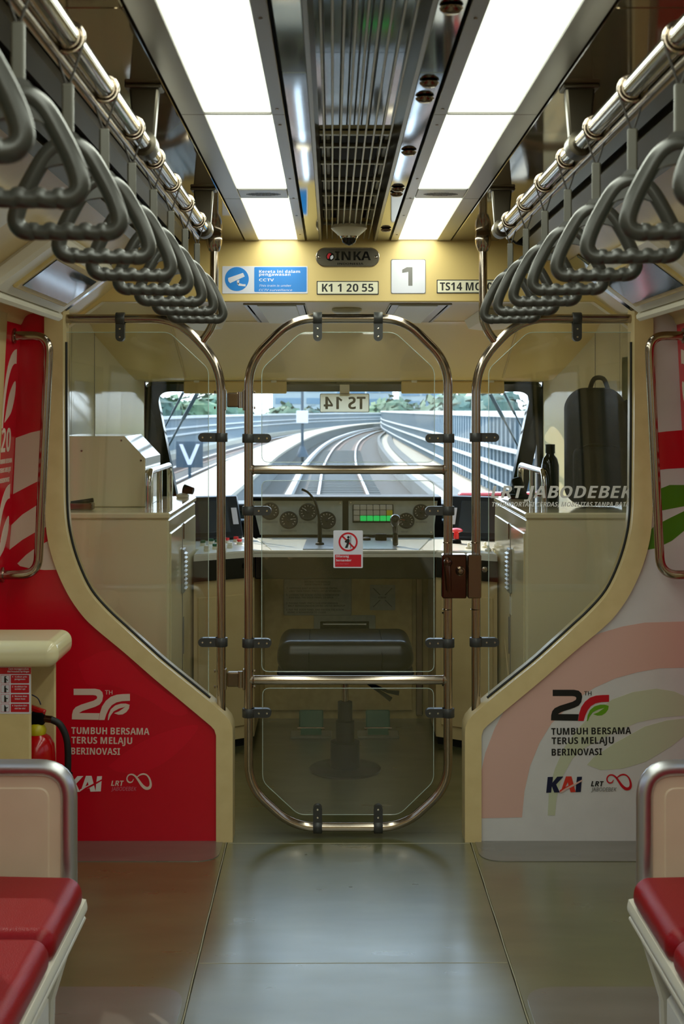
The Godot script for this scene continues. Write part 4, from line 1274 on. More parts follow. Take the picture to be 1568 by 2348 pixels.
func lights_overhead() -> void:
	# two rows of light panels; the last ones stand behind the camera
	var segs := [[4.075, 5.075, "beside the end header"], [2.918, 3.915, "between speaker and seam"], [1.445, 2.912, "long, over the seats"], [-0.02, 1.438, "long, over the rear seats"], [-1.6, -0.03, "long, by the end wall"]]
	for s in [-1.0, 1.0]:
		for q in segs:
			var l: float = q[1] - q[0]
			var c := Vector3(s * 0.2705, CEIL, -(q[0] + q[1]) / 2)
			var t := thing("ceiling_light", "glowing white ceiling light panel, " + q[2] + (", in the extinguisher-side row" if s < 0 else ", in the stud-side row"), "light", c, "ceiling light panels in two rows")
			part("housing", MB.new().box(c + Vector3(0, 0.03, 0), Vector3(0.15, 0.02, l - 0.01)), M.brushed, t)
			part("light_diffuser", MB.new().box(c + Vector3(0, 0.008, 0), Vector3(0.149, 0.008, l - 0.004), 0.001), M.light_diffuser, t)
			var a := AreaLight3D.new()
			a.name = "panel_light"
			a.area_size = Vector2(0.14, l - 0.03)
			a.light_energy = 0.38 * l
			a.light_color = Color(0.97, 1.0, 0.93)
			a.area_range = 12.0
			a.shadow_enabled = true
			t.add_child(a)
			a.rotation.x = -PI / 2
			a.position = Vector3(0, 0.0035, 0)
		# perforated speaker strip between two panels
		var sc := Vector3(s * 0.2705, CEIL, -3.993)
		var sp := thing("ceiling_speaker", "oval perforated steel speaker between ceiling lights " + ("on the extinguisher side" if s < 0 else "on the stud side"), "speaker", sc)
		part("plate", MB.new().box(sc + Vector3(0, 0.006, 0), Vector3(0.147, 0.010, 0.145), 0.001), M.brushed, sp)
		var grid := MB.new()
		for i in range(-12, 13):
			for j in range(-5, 6):
				var e := Vector2(i / 12.5, j / 5.5)
				if e.length() < 1.0:
					grid.lathe([[0.0, -0.0006], [0.0014, -0.0006], [0.0014, 0.002]], 6, Transform3D(Basis(), sc + Vector3(i * 0.0042, 0.001, j * 0.0052)))
		var gm := part("perforation", grid, M.black, sp)
		gm.set_meta("kind", "stuff")

func hanger(c: Vector3) -> Node3D:
	# c: on the rail's axis. A steel loop round the rail, two cords, a grey sleeve, two more cords and the handle
	var t := thing("strap_handle", "grey triangular strap handle", "handle", c)
	part("loop", MB.new().tube(Array(disc2(0.0225, 20)).map(func(v): return c + Vector3(v.x, v.y, 0)), 0.0035, 8, true, true), M.steel, t)
	var sl := c + Vector3(0, -0.105, 0)
	for k in [-1.0, 1.0]:
		part("cord", MB.new().tube([c + Vector3(k * 0.021, -0.012, 0), c + Vector3(k * 0.010, -0.045, 0), sl + Vector3(k * 0.002, 0.036, 0)], 0.0020, 6), M.cord, t)
		part("cord", MB.new().tube([sl + Vector3(k * 0.003, -0.036, 0), sl + Vector3(k * 0.008, -0.058, 0)], 0.0022, 6), M.cord, t)
	part("sleeve", MB.new().rbox(sl, Vector3(0.0165, 0.074, 0.012), 0.003, 3), M.sleeve_grey, t)
	# handle: a rounded triangle whose grip has finger notches
	var base := c + Vector3(0, -0.283, 0)
	var corner := [Vector2(-0.074, 0.0), Vector2(0.074, 0.0), Vector2(0.016, 0.118), Vector2(-0.016, 0.118)]
	var pl := []
	var rad := []
	for i in 49:
		var f := i / 48.0
		var bump := 0.0024 * pow(absf(cos(f * PI * 4.0)), 5.0)
		pl.append(Vector2(lerpf(-0.050, 0.050, f), bump)); rad.append(0.0112 + bump)
	var rest := spline([Vector2(0.050, 0.0), Vector2(0.066, 0.004), Vector2(0.074, 0.018), Vector2(0.067, 0.045), Vector2(0.050, 0.080), Vector2(0.032, 0.110), Vector2(0.016, 0.124), Vector2(0.0, 0.128), Vector2(-0.016, 0.124), Vector2(-0.032, 0.110), Vector2(-0.050, 0.080), Vector2(-0.067, 0.045), Vector2(-0.074, 0.018), Vector2(-0.066, 0.004), Vector2(-0.050, 0.0)], 4)
	for i in range(1, rest.size() - 1):
		pl.append(rest[i]); rad.append(0.0128)
	var p3 := []
	for q in pl: p3.append(base + Vector3(q.x, q.y, 0))
	var h := MB.new().tube(p3, rad, 12, true)
	h.prism(pv(fillet([Vector2(-0.046, 0.082), Vector2(-0.026, 0.096), Vector2(0.0, 0.100), Vector2(0.026, 0.096), Vector2(0.046, 0.082), Vector2(0.030, 0.112), Vector2(0.013, 0.146), Vector2(-0.013, 0.146), Vector2(-0.030, 0.112)], 0.010, 3, true)), -0.008, 0.008, facing(base), 0.003)
	var hm := part("handle", h, M.handle_grey, t)
	part("eyelet", MB.new().tube([base + Vector3(0, 0.130, -0.0095), base + Vector3(0, 0.130, 0.0095)], 0.0045, 10), M.black, hm)
	return t

func overhead_rails() -> void:
	for s in [-1.0, 1.0]:
		var side := "above the extinguisher side" if s < 0 else "above the backpack side"
		var x: float = s * 0.442
		var y := 2.12
		var t := thing("overhead_rail", "polished steel overhead grab rail " + side, "rail", Vector3(x, y, -2))
		part("rail_tube", MB.new().tube([Vector3(x, y, -3.885), Vector3(x, y, 1.5)], 0.019, 20), M.chrome, t)
		part("spacer_tube", MB.new().tube([Vector3(x + s * 0.016, y - 0.026, -3.86), Vector3(x + s * 0.016, y - 0.026, 1.5)], 0.0085, 12), M.steel, t)
		for d in [3.885, 2.66, 1.40, 0.1]:
			var br := MB.new()
			br.lathe([[0.019, -0.028], [0.027, -0.026], [0.028, 0.0], [0.027, 0.026], [0.019, 0.028]], 20, Transform3D(Basis(Vector3.UP, Vector3(0, 0, 1), Vector3.RIGHT), Vector3(x, y, -d)))
			br.prism(pv(fillet([Vector2(-0.030, 0.118), Vector2(-0.020, 0.0), Vector2(0.020, 0.0), Vector2(0.030, 0.118)], 0.008, 3)), -0.012, 0.012, facing(Vector3(x, y, -d)), 0.004)
			var b := part("bracket", br, M.alu_dark, t)
			part("ceiling_plate", MB.new().rbox(Vector3(x, CEIL - 0.004, -d), Vector3(0.075, 0.010, 0.055), 0.004, 2), M.alu_dark, b)
		part("end_cap", MB.new().lathe([[0.0, 0.006], [0.016, 0.004], [0.0195, 0.0]], 20, Transform3D(Basis(Vector3.RIGHT, Vector3(0, 0, -1), Vector3.UP), Vector3(x, y, -3.913))), M.alu, t)
		var n := 9 if s < 0 else 8
		var first: Node3D
		for i in n:
			var d := 3.69 - i * 0.30
			var turn: float = s * -0.16 + rng.randf_range(-0.10, 0.10)
			var label: String = ["first", "second", "third", "fourth", "fifth", "sixth", "seventh", "eighth", "ninth"][i] + " grey strap handle from the partition on the rail " + side
			if i == 0:
				first = hanger(Vector3(x, y, -d))
				first.rotation.y = turn
				first.set_meta("label", label)
				first.set_meta("group", "strap handles " + side)
			else:
				var o: Node3D = first.duplicate()
				o.name = numbered("strap_handle")
				add_child(o)
				o.position = Vector3(x, y, -d)
				o.rotation.y = turn
				o.set_meta("label", label)

func vents_and_monitors() -> void:
	for s in [-1.0, 1.0]:
		var side := "above the extinguisher side" if s < 0 else "above the backpack side"
		var v := thing("air_duct", "long stepped aluminium air diffuser with black slots " + side, "air duct", Vector3(s * 0.64, 2.2, -2))
		var ends := [-4.79, 1.6]
		part("diffuser_strip", MB.new().prism(pv([[s * 0.586, 2.236], [s * 0.586, 2.216], [s * 0.612, 2.196], [s * 0.616, 2.205], [s * 0.616, 2.24]]), ends[0], ends[1]), M.duct_alu, v)
		part("slot", MB.new().box(Vector3(s * 0.626, 2.222, -1.6), Vector3(0.022, 0.02, 6.36)), M.black, v)
		part("diffuser_strip", MB.new().prism(pv([[s * 0.634, 2.23], [s * 0.634, 2.190], [s * 0.676, 2.165], [s * 0.680, 2.174], [s * 0.680, 2.23]]), ends[0], ends[1]), M.duct_alu, v)
		part("slot", MB.new().box(Vector3(s * 0.688, 2.19, -1.6), Vector3(0.018, 0.02, 6.36)), M.black, v)
		part("diffuser_strip", MB.new().prism(pv([[s * 0.695, 2.20], [s * 0.695, 2.160], [s * 0.722, 2.142], [s * 0.728, 2.152], [s * 0.728, 2.20]]), ends[0], ends[1]), M.duct_alu, v)
		part("end_plate", MB.new().prism(pv([[s * 0.583, 2.24], [s * 0.583, 2.212], [s * 0.612, 2.190], [s * 0.640, 2.184], [s * 0.680, 2.158], [s * 0.722, 2.136], [s * 0.734, 2.150], [s * 0.734, 2.24]]), -4.80, -4.79), M.rubber, v)
		# screens in white housings on the cove
		var lo := Vector2(s * 1.055, 1.948); var hi := Vector2(s * 0.70, 2.215)
		var t := (hi - lo).normalized()
		var inw := Vector2(-t.y * s, t.x * s) if s > 0 else Vector2(t.y, -t.x)
		if inw.y > 0: inw = -inw
		var bs := Basis(Vector3(0, 0, -1), Vector3(t.x, t.y, 0), Vector3(0, 0, -1).cross(Vector3(t.x, t.y, 0)))
		if bs.z.dot(Vector3(inw.x, inw.y, 0)) < 0: bs = Basis(Vector3(0, 0, 1), Vector3(t.x, t.y, 0), Vector3(0, 0, 1).cross(Vector3(t.x, t.y, 0)))
		var k := 0
		for dc in [4.13, 2.75]:
			var c2 := lo + t * 0.135 + inw * 0.022
			var c := Vector3(c2.x, c2.y, -dc)
			var mn := thing("passenger_display", ("angled passenger display in a white housing " if k == 0 else "angled passenger display over the bench seats ") + side, "display", c)
			part("housing", MB.new().box(c, Vector3(0.92, 0.25, 0.05), 0.012, bs), M.shell_white, mn)
			part("bezel", MB.new().box(c + bs.z * 0.028, Vector3(0.70, 0.165, 0.014), 0.004, bs), M.cream_dull, mn)
			part("screen", MB.new().box(c + bs.z * 0.034, Vector3(0.64, 0.125, 0.008), 0.001, bs), M.screen_glass, mn)
			part("lower_rail", MB.new().box(c - bs.y * 0.135 + bs.z * 0.012, Vector3(1.0, 0.03, 0.05), 0.008, bs), M.shell_white, mn)
			k += 1
		# polished plate between the display and the header
		var pc2 := lo + t * 0.16 + inw * 0.006
		var pp := thing("cove_plate", "polished steel cove plate at the end of the display " + side, "plate", Vector3(pc2.x, pc2.y, -4.78))
		part("plate", MB.new().box(Vector3(pc2.x, pc2.y, -4.715), Vector3(0.20, 0.30, 0.010), 0.003, bs), M.mirror_steel, pp)

func seats() -> void:
	for s in [-1.0, 1.0]:
		var side := "beside the extinguisher cabinet" if s < 0 else "on the pink panel's side"
		# end screen: cream panel in a bent chrome tube
		var d := 3.22
		var x0: float = s * 0.708
		var e := thing("seat_end_screen", "cream seat end screen in a bent steel tube frame " + side, "screen", Vector3(s * 0.95, 0, -d))
		part("frame_tube", MB.new().tube(fillet([Vector3(x0, 0.38, -d), Vector3(x0, 0.702, -d), Vector3(s * 1.258, 0.702, -d)], 0.075, 8), 0.0205, 18), M.silver, e)
		part("panel", MB.new().prism(pv(fillet([Vector2(x0, 0.36), Vector2(x0, 0.70), Vector2(s * 1.252, 0.70), Vector2(s * 1.252, 0.36)], 0.06, 6)), -0.012, 0.006, facing(Vector3(0, 0, -d))), M.screen_cream, e)
		part("raised_field", MB.new().prism(pv(fillet([Vector2(s * 0.755, 0.37), Vector2(s * 0.755, 0.655), Vector2(s * 1.245, 0.655), Vector2(s * 1.245, 0.37)], 0.03, 5)), 0.006, 0.010, facing(Vector3(0, 0, -d)), 0.003), M.screen_cream, e)
		# bench: moulded shell on a pedestal, red cushions, backrests out of frame
		var b := thing("bench_seat", "white moulded bench seat with red vinyl cushions " + side, "seat", Vector3(s * 0.95, 0, -2.2))
		var prof := spline([Vector2(s * 0.655, 0.400), Vector2(s * 0.652, 0.375), Vector2(s * 0.668, 0.345), Vector2(s * 0.700, 0.270), Vector2(s * 0.760, 0.215), Vector2(s * 0.90, 0.195)], 4) + [Vector2(s * 1.24, 0.195), Vector2(s * 1.24, 0.42), Vector2(s * 1.10, 0.415), Vector2(s * 0.68, 0.405)]
		part("shell", MB.new().prism(pv(prof), -3.16, 1.2, Transform3D(), 0.0), M.shell_white, b)
		part("shell_edge", MB.new().tube([Vector3(s * 0.662, 0.352, -3.165), Vector3(s * 0.662, 0.352, 1.2)], 0.006, 8), M.shell_white, b)
		part("end_support", MB.new().prism(pv([[s * 0.672, 0.38], [s * 0.69, 0.30], [s * 0.735, 0.15], [s * 0.74, 0.003], [s * 1.20, 0.003], [s * 1.20, 0.38]]), -3.19, -3.165, Transform3D(), 0.006), M.shell_white, b)
		part("pedestal", MB.new().box(Vector3(s * 0.98, 0.10, -1.0), Vector3(0.50, 0.20, 4.2), 0.01), M.shell_white, b)
		var z := -3.155
		for i in 5:
			var len := 0.385 if i == 0 else 0.44
			var cm := MB.new().rbox(Vector3(0, 0, 0), Vector3(0.58, 0.078, len - 0.004), 0.036, 6)
			# front edge rolls over, back end curves, the seat is slightly dished
			for j in cm.v.size():
				var p := cm.v[j]
				var u := (p.x + 0.29) / 0.58          # 0 front .. 1 back
				var zz := p.z / (len * 0.5)
				var yy := p.y
				if yy > 0: yy += 0.016 * sin(clampf(u, 0, 1) * PI * 0.9) * (1.0 - 0.5 * zz * zz)
				var xx := p.x + 0.018 * zz * zz * (1.0 - u)
				var far_end := 0.03 * pow(1.0 - clampf(u, 0, 1), 3.0) * clampf(-zz, 0, 1) if i == 0 else 0.0
				cm.v[j] = Vector3(xx, yy, p.z + far_end)
			if s > 0:
				pass
			var fin := MB.new()
			for j in range(0, cm.v.size(), 3):
				var q := []
				var nn := []
				for o in 3:
					var p := cm.v[j + o]; var m := cm.n[j + o]
					q.append(Vector3(s * (0.930 + p.x), 0.432 + p.y, z + len / 2 + p.z)); nn.append(Vector3(s * m.x, m.y, m.z))
				fin.tri(q[0], q[1], q[2], nn[0], nn[1], nn[2])
			part("cushion", fin, M.seat_red, b)
			var seam := []
			for j in 9:
				var u := j / 8.0
				seam.append(Vector3(s * (0.668 + u * 0.55), 0.452 + 0.018 * sin(u * PI * 0.9) - 0.03 * pow(1.0 - u, 6), z + len))
			part("piping", MB.new().tube(seam, 0.004, 8), M.seat_red, b)
			z += len
		part("backrest", MB.new().rbox(Vector3(s * 1.19, 0.72, -1.0), Vector3(0.06, 0.5, 4.2), 0.025, 4, Basis(Vector3(0, 0, 1), s * -0.08)), M.seat_red, b)

func extinguisher() -> void:
	var d := 4.30
	var c := thing("extinguisher_cabinet", "cream extinguisher cabinet with a rounded overhanging top", "cabinet", Vector3(-1.13, 0, -d))
	part("top", MB.new().rbox(Vector3(-1.102, 0.792, -d - 0.05), Vector3(0.31, 0.086, 0.28), 0.038, 7), M.cream_gloss, c)
	part("front_panel", MB.new().box(Vector3(-1.145, 0.385, -d + 0.02), Vector3(0.20, 0.75, 0.02), 0.005), M.cream, c)
	part("back_panel", MB.new().box(Vector3(-1.125, 0.385, -d - 0.17), Vector3(0.24, 0.75, 0.02), 0.004), M.cream, c)
	part("base", MB.new().box(Vector3(-1.115, 0.03, -d - 0.07), Vector3(0.25, 0.06, 0.18), 0.004), M.cream, c)
	# instruction sheet
	var f := d - 0.03
	var px := f / F
	var w := func(x: float, y: float, z := 0.0) -> Transform3D: return facing(at(x, y, f) + Vector3(0, 0, z - 0.0))
	var s := thing("instruction_sheet", "red and white instruction sheet on the extinguisher cabinet", "notice", at(20, 1583, f))
	part("sheet", MB.new().prism(rrect(102 * px, 107 * px, 0.001, 2), 0.0001, 0.001, w.call(20, 1583)), M.sign_white, s)
	part("title_band", MB.new().prism(rrect(102 * px, 15 * px, 0.001, 2), 0.001, 0.0014, w.call(20, 1538)), M.print_red, s)
	words("Cara menggunakan", 0.0055, M.sign_white, s, w.call(43, 1534, 0.0013), true, 46 * px)
	words("Alat Pemadam Api Ringan", 0.0055, M.sign_white, s, w.call(42, 1540, 0.0013), true, 50 * px)
	var lines := [["1  Cabut pin", "pengaman"], ["2  Arahkan ke", "sumber api"], ["3  Remas dan", "tekan tuas"], ["4  Sapukan dari", "sisi ke sisi"]]
	for i in 4:
		var y := 1557.0 + i * 22.0
		part("picture_box", MB.new().prism(rrect(20 * px, 19 * px, 0.001, 2), 0.001, 0.0014, w.call(12, y)), M.print_pink, s)
		part("picture", MB.new().prism(rrect(18 * px, 17 * px, 0.001, 2), 0.0014, 0.0017, w.call(12, y)), M.sign_white, s)
		var fig := MB.new()
		fig.prism(pv([[-0.003, -0.012], [0.004, -0.012], [0.004, 0.002], [0.001, 0.006], [0.006 - i * 0.002, 0.010], [-0.002, 0.010], [-0.003, 0.002]]), 0.0017, 0.002, w.call(12, y))
		fig.prism(pv([[0.004, -0.002], [0.009, -0.006 + i * 0.002], [0.0095, -0.003 + i * 0.002], [0.004, 0.001]]), 0.0017, 0.002, w.call(12, y))
		part("pictogram", fig, M.print_black, s)
		part("text_box", MB.new().prism(rrect(42 * px, 19 * px, 0.002, 3), 0.001, 0.0014, w.call(46, y)), M.print_red, s)
		words(lines[i][0], 0.0048, M.sign_white, s, w.call(45, y - 5, 0.0013), true, 34 * px)
		words(lines[i][1], 0.0048, M.sign_white, s, w.call(46, y + 1, 0.0013), true, 24 * px)
	# extinguisher standing between the panels
	var e := thing("fire_extinguisher", "red fire extinguisher with a black hose", "extinguisher", Vector3(-1.035, 0.06, -d - 0.07))
	var x := -1.048
	var z := -d - 0.075
	part("cylinder", MB.new().lathe([[0.0, 0.062], [0.058, 0.062], [0.062, 0.07], [0.062, 0.43], [0.058, 0.465], [0.044, 0.490], [0.024, 0.503], [0.018, 0.51]], 28, Transform3D(Basis(), Vector3(x, 0, z))), M.extinguisher_red, e)
	part("collar", MB.new().lathe([[0.030, 0.500], [0.032, 0.515], [0.024, 0.530], [0.016, 0.535]], 20, Transform3D(Basis(), Vector3(x, 0, z))), M.yellow, e)
	part("valve", MB.new().rbox(Vector3(x + 0.004, 0.553, z), Vector3(0.045, 0.045, 0.03), 0.008, 3), M.black, e)
	part("grip", MB.new().rbox(Vector3(x - 0.004, 0.582, z), Vector3(0.07, 0.018, 0.024), 0.006, 3, Basis(Vector3(0, 0, 1), -0.35)), M.extinguisher_red, e)
	part("safety_pin", MB.new().tube(spline([Vector3(x - 0.02, 0.635, z + 0.01), Vector3(x + 0.005, 0.622, z + 0.012), Vector3(x + 0.016, 0.60, z + 0.012)], 5), 0.002, 6), M.print_navy, e)
	part("hose_union", MB.new().tube([Vector3(x + 0.02, 0.551, z), Vector3(x + 0.05, 0.548, z)], 0.012, 12), M.bronze, e)
	part("hose", MB.new().tube(spline([Vector3(x + 0.045, 0.549, z), Vector3(x + 0.078, 0.530, z), Vector3(x + 0.100, 0.48, z), Vector3(x + 0.104, 0.40, z), Vector3(x + 0.098, 0.30, z), Vector3(x + 0.098, 0.22, z)], 6), 0.0115, 12), M.rubber, e)
	part("hose_nozzle", MB.new().tube([Vector3(x + 0.099, 0.35, z), Vector3(x + 0.098, 0.24, z)], [0.016, 0.020], 14), M.rubber, e)
	part("hose_strap", MB.new().box(Vector3(x + 0.06, 0.36, z), Vector3(0.115, 0.02, 0.03), 0.003), M.black, e)

func wall_handles() -> void:
	for s in [-1.0, 1.0]:
		var d := 4.70
		var t := thing("grab_handle", "bent steel grab handle on the side wall " + ("next to red stripes" if s < 0 else "next to green leaves"), "handle", Vector3(s * 1.2, 1.45, -d))
		var yt := 1.58 - (770 - CY) / F * d
		var yb := 1.58 - (1318 - CY) / F * d
		var top := Vector3(s * (wall_x(yt) - 0.001), yt, -d)
		var bot := Vector3(s * (wall_x(yb) - 0.001), yb, -d)
		part("tube", MB.new().tube(fillet([top, top + Vector3(-s * 0.128, 0, 0), bot + Vector3(-s * 0.128, 0, 0), bot], 0.065, 9), 0.0165, 18), M.steel, t)
		for p in [top, bot]:
			part("flange", MB.new().lathe([[0.028, 0.0], [0.028, 0.006], [0.0165, 0.009]], 18, Transform3D(Basis(Vector3(0, 0, 1), s * PI / 2), p)), M.steel, t)

func cab_furniture() -> void:
	for s in [-1.0, 1.0]:
		var left: bool = s < 0
		# tall glossy cabinet beside the driver
		var t := thing("cab_cabinet", "glossy cream cab cabinet carrying " + ("the chamfered control box" if left else "the black backpack"), "cabinet", Vector3(s * 0.95, 0, -5.7))
		part("body", MB.new().box(Vector3(s * 0.965, 0.575, -5.70), Vector3(0.51, 1.15, 1.0), 0.008), M.cream_gloss, t)
		part("top", MB.new().box(Vector3(s * 0.965, 1.162, -5.70), Vector3(0.52, 0.026, 1.01), 0.006), M.cream_gloss, t)
		var fx: float = s * 0.7085
		var dr := part("door", MB.new().box(Vector3(fx, 0.56, -5.70), Vector3(0.008, 1.06, 0.93), 0.003), M.cream_gloss, t)
		part("door_joint", MB.new().box(Vector3(s * 0.7038, 0.56, -5.62), Vector3(0.002, 1.04, 0.004)), M.print_grey, dr)
		part("latch", MB.new().rbox(Vector3(s * 0.703, 1.06, -5.66), Vector3(0.006, 0.07, 0.012), 0.003, 2), M.steel_dark, dr)
		part("slot", MB.new().rbox(Vector3(s * 0.7035, 0.61, -5.66), Vector3(0.004, 0.16, 0.016), 0.002, 2), M.print_grey, dr)
		var vn := part("vent", MB.new().rbox(Vector3(s * 0.700, 0.895, -5.62), Vector3(0.014, 0.19, 0.09), 0.006, 3), M.panel_grey, t)
		for i in 9:
			part("vent_slat", MB.new().box(Vector3(s * 0.690, 0.82 + i * 0.0185, -5.62), Vector3(0.014, 0.005, 0.075), 0.001, Basis(Vector3(0, 0, 1), s * 0.5)), M.desk_white, vn)
		if not left:
			part("small_label", MB.new().box(Vector3(s * 0.7035, 0.745, -5.61), Vector3(0.002, 0.075, 0.05)), M.sign_cream, t)
		# chrome guard rail standing on the cabinet
		var g := thing("guard_rail", "chrome guard rail on the cab cabinet beside " + ("the control box" if left else "the backpack"), "rail", Vector3(s * 0.84, 1.175, -5.9))
		var gx: float = s * 0.826
		part("rail", MB.new().tube(fillet([Vector3(gx, 1.172, -5.46), Vector3(gx, 1.325, -5.46), Vector3(gx, 1.325, -6.17), Vector3(gx, 1.172, -6.17)], 0.06, 8), 0.014, 16), M.chrome, g)
		part("post", MB.new().tube([Vector3(gx, 1.172, -5.80), Vector3(gx, 1.322, -5.80)], 0.013, 14), M.chrome, g)
		# angled cabinet under the desk
		var u := thing("under_desk_cabinet", "pale cream locker under the desk below " + ("the green buttons" if left else "the red emergency button"), "cabinet", Vector3(s * 0.57, 0, -6.3))
		var tr := Transform3D(Basis(Vector3.RIGHT, Vector3(0, 0, -1), Vector3.UP), Vector3.ZERO)
		part("body", MB.new().prism(pv([[s * 0.697, 6.01], [s * 0.43, 6.19], [s * 0.43, 6.70], [s * 0.697, 6.70]]), 0.04, 0.80, tr), M.cream, u)
		part("plinth", MB.new().prism(pv([[s * 0.697, 6.03], [s * 0.44, 6.21], [s * 0.44, 6.70], [s * 0.697, 6.70]]), 0.0, 0.04, tr), M.rubber, u)
		var a := Vector3(s * 0.68, 0.0, -6.02); var b := Vector3(s * 0.455, 0.0, -6.173)
		var dirv := (b - a).normalized()
		var nrm := Vector3(-dirv.z, 0, dirv.x)
		if nrm.z < 0: nrm = -nrm
		var bs := Basis(dirv, Vector3.UP, dirv.cross(Vector3.UP))
		var mid := (a + b) / 2 + Vector3(0, 0.41, 0) + nrm * 0.004
		var ud := part("door", MB.new().box(mid, Vector3((b - a).length(), 0.62, 0.012), 0.004, bs), M.cream, u)
		for k in [[0.0, -0.12], [0.0, 0.22]]:
			part("lock", MB.new().lathe([[0.006, 0.0], [0.006, 0.003], [0.0, 0.004]], 10, Transform3D(Basis(Vector3.RIGHT, nrm, Vector3.RIGHT.cross(nrm)), mid + dirv * (0.12 if left else 0.12) + Vector3(0, k[1], 0) + nrm * 0.006)), M.print_black, ud)
	# control box with a chamfered corner on the left cabinet
	var cb := thing("control_box", "cream metal control box with a chamfered corner on the cabinet", "box", Vector3(-1.03, 1.175, -5.6))
	var d0 := 5.50
	var pf := outline([[128, 1170], [128, 1000], [285, 1000], [333, 1051], [333, 1170]], d0)
	for i in pf.size():
		if pf[i].y < 1.2: pf[i].y = 1.176
	part("body", MB.new().prism(pf, -5.98, -d0, Transform3D(), 0.003), M.cream_gloss, cb)
	for q in [[152, 1009], [278, 1010], [323, 1056], [187, 1034]]:
		part("screw", MB.new().lathe([[0.0045, 0.0], [0.004, 0.002], [0, 0.0025]], 10, Transform3D(Basis(Vector3.RIGHT, Vector3(0, 0, 1), Vector3(0, -1, 0)), at(q[0], q[1], d0))), M.steel_dark, cb)
	# far wall below the desk: maintenance door
	struct("wall_front", MB.new().box(Vector3(0, 0.42, -6.745), Vector3(1.9, 0.90, 0.05)), M.cream_dull, "cream bulkhead below the driver's desk")
	var md := thing("maintenance_door", "cream maintenance door with a recessed handle below the desk", "door", Vector3(0, 0, -6.70))
	part("panel", MB.new().box(Vector3(-0.03, 0.415, -6.705), Vector3(0.76, 0.74, 0.012), 0.004), M.cream_dull, md)
	part("edge_post", MB.new().box(Vector3(0.385, 0.42, -6.70), Vector3(0.035, 0.80, 0.02), 0.004), M.steel_dark, md)
	var hp := at(790, 1433, 6.69)
	part("handle_plate", MB.new().prism(rrect(0.315, 0.10, 0.004, 3), 0.0, 0.006, facing(hp), 0.002), M.panel_grey, md)
	part("handle_recess", MB.new().prism(rrect(0.25, 0.06, 0.004, 3), 0.006, 0.0065, facing(hp + Vector3(0, -0.01, 0))), M.black, md)
	part("handle_bar", MB.new().tube([hp + Vector3(-0.11, 0.006, 0.014), hp + Vector3(0.11, 0.006, 0.014)], 0.007, 10), M.alu, md)
	# instruction sheet on the door
	var im := thing("door_manual", "cream instruction manual plate with dark print on the maintenance door", "notice", at(728, 1369, 6.69))
	var px := 6.69 / F
	var w := func(x: float, y: float, z := 0.0) -> Transform3D: return facing(at(x, y, 6.69) + Vector3(0, 0, z))
	part("plate", MB.new().prism(rrect(156 * px, 84 * px, 0.006, 4), 0.0, 0.0012, w.call(728, 1369)), M.print_grey, im)
	part("plate_face", MB.new().prism(rrect(153 * px, 81 * px, 0.006, 4), 0.0012, 0.0016, w.call(728, 1369)), M.panel_grey, im)
	for l in [["INSTRUCTION MANUAL", 728, 1334, 60], ["MAINTENANCE DOOR", 728, 1340, 58], ["1. LEPASKAN BAUT MENGGUNAKAN OBENG,", 716, 1349, 118], ["LALU TARIK PANEL PINTU UNTUK MEMBUKA", 722, 1355, 118], ["1. LOOSEN THE SCREW USING SCREWDRIVER", 717, 1364, 122], ["AND PULL THE DOOR PANEL TO OPEN", 713, 1370, 102], ["2. PASANG PANEL PINTU DAN KENCANGKAN", 715, 1383, 118], ["BAUT MENGGUNAKAN OBENG UNTUK MENUTUP", 726, 1389, 130], ["2. PUT THE DOOR PANEL AND FASTEN THE SCREW", 722, 1398, 133], ["USING SCREWDRIVER TO CLOSE", 703, 1404, 88]]:
		words(l[0], 0.0092, M.print_black, im, w.call(l[1], l[2], 0.0014), true, l[3] * px)
	var sc := thing("screw_notice", "square pale screw notice with a dark diagonal cross", "notice", at(877, 1370, 6.69))
	part("plate", MB.new().prism(rrect(58 * px, 58 * px, 0.002, 2), 0.0, 0.0012, w.call(877, 1370)), M.panel_grey, sc)
	var cr := MB.new()
	for k in [[-1, -1], [1, -1], [1, 1], [-1, 1]]:
		var dv := Vector2(k[0], k[1]).normalized()
		var nv := Vector2(-dv.y, dv.x) * 0.0018
		cr.prism(pv([dv * 0.018 + nv, dv * 0.068 + nv, dv * 0.068 - nv, dv * 0.018 - nv]), 0.0012, 0.0018, w.call(877, 1370))
	part("cross", cr, M.print_black, sc)
	words("SCREW", 0.009, M.print_black, sc, w.call(876, 1370, 0.0014), true, 18 * px)
	# pedals on the cab floor
	for q in [[713, "nearer the hinges"], [867, "nearer the lock"]]:
		var fp := at(q[0], 1688, 6.35)
		var pd := thing("foot_pedal", "teal foot pedal block on a pale base plate " + q[1], "pedal", Vector3(fp.x, 0.0, -6.35))
		part("base_plate", MB.new().box(Vector3(fp.x, 0.006, -6.36), Vector3(0.20, 0.012, 0.12), 0.003), M.panel_grey, pd)
		part("treadle", MB.new().box(Vector3(fp.x, 0.068, -6.40), Vector3(0.118, 0.095, 0.03), 0.006, Basis(Vector3.RIGHT, -0.45)), M.teal, pd)
		part("support", MB.new().prism(pv([[6.33, 0.012], [6.47, 0.012], [6.45, 0.10], [6.40, 0.06]]), -0.05, 0.05, Transform3D(Basis(Vector3(0, 0, -1), Vector3.UP, Vector3.RIGHT), Vector3(fp.x, 0, 0))), M.teal, pd)
		part("hinge_bolt", MB.new().tube([Vector3(fp.x - 0.066, 0.035, -6.37), Vector3(fp.x + 0.066, 0.035, -6.37)], 0.006, 10), M.steel_dark, pd)

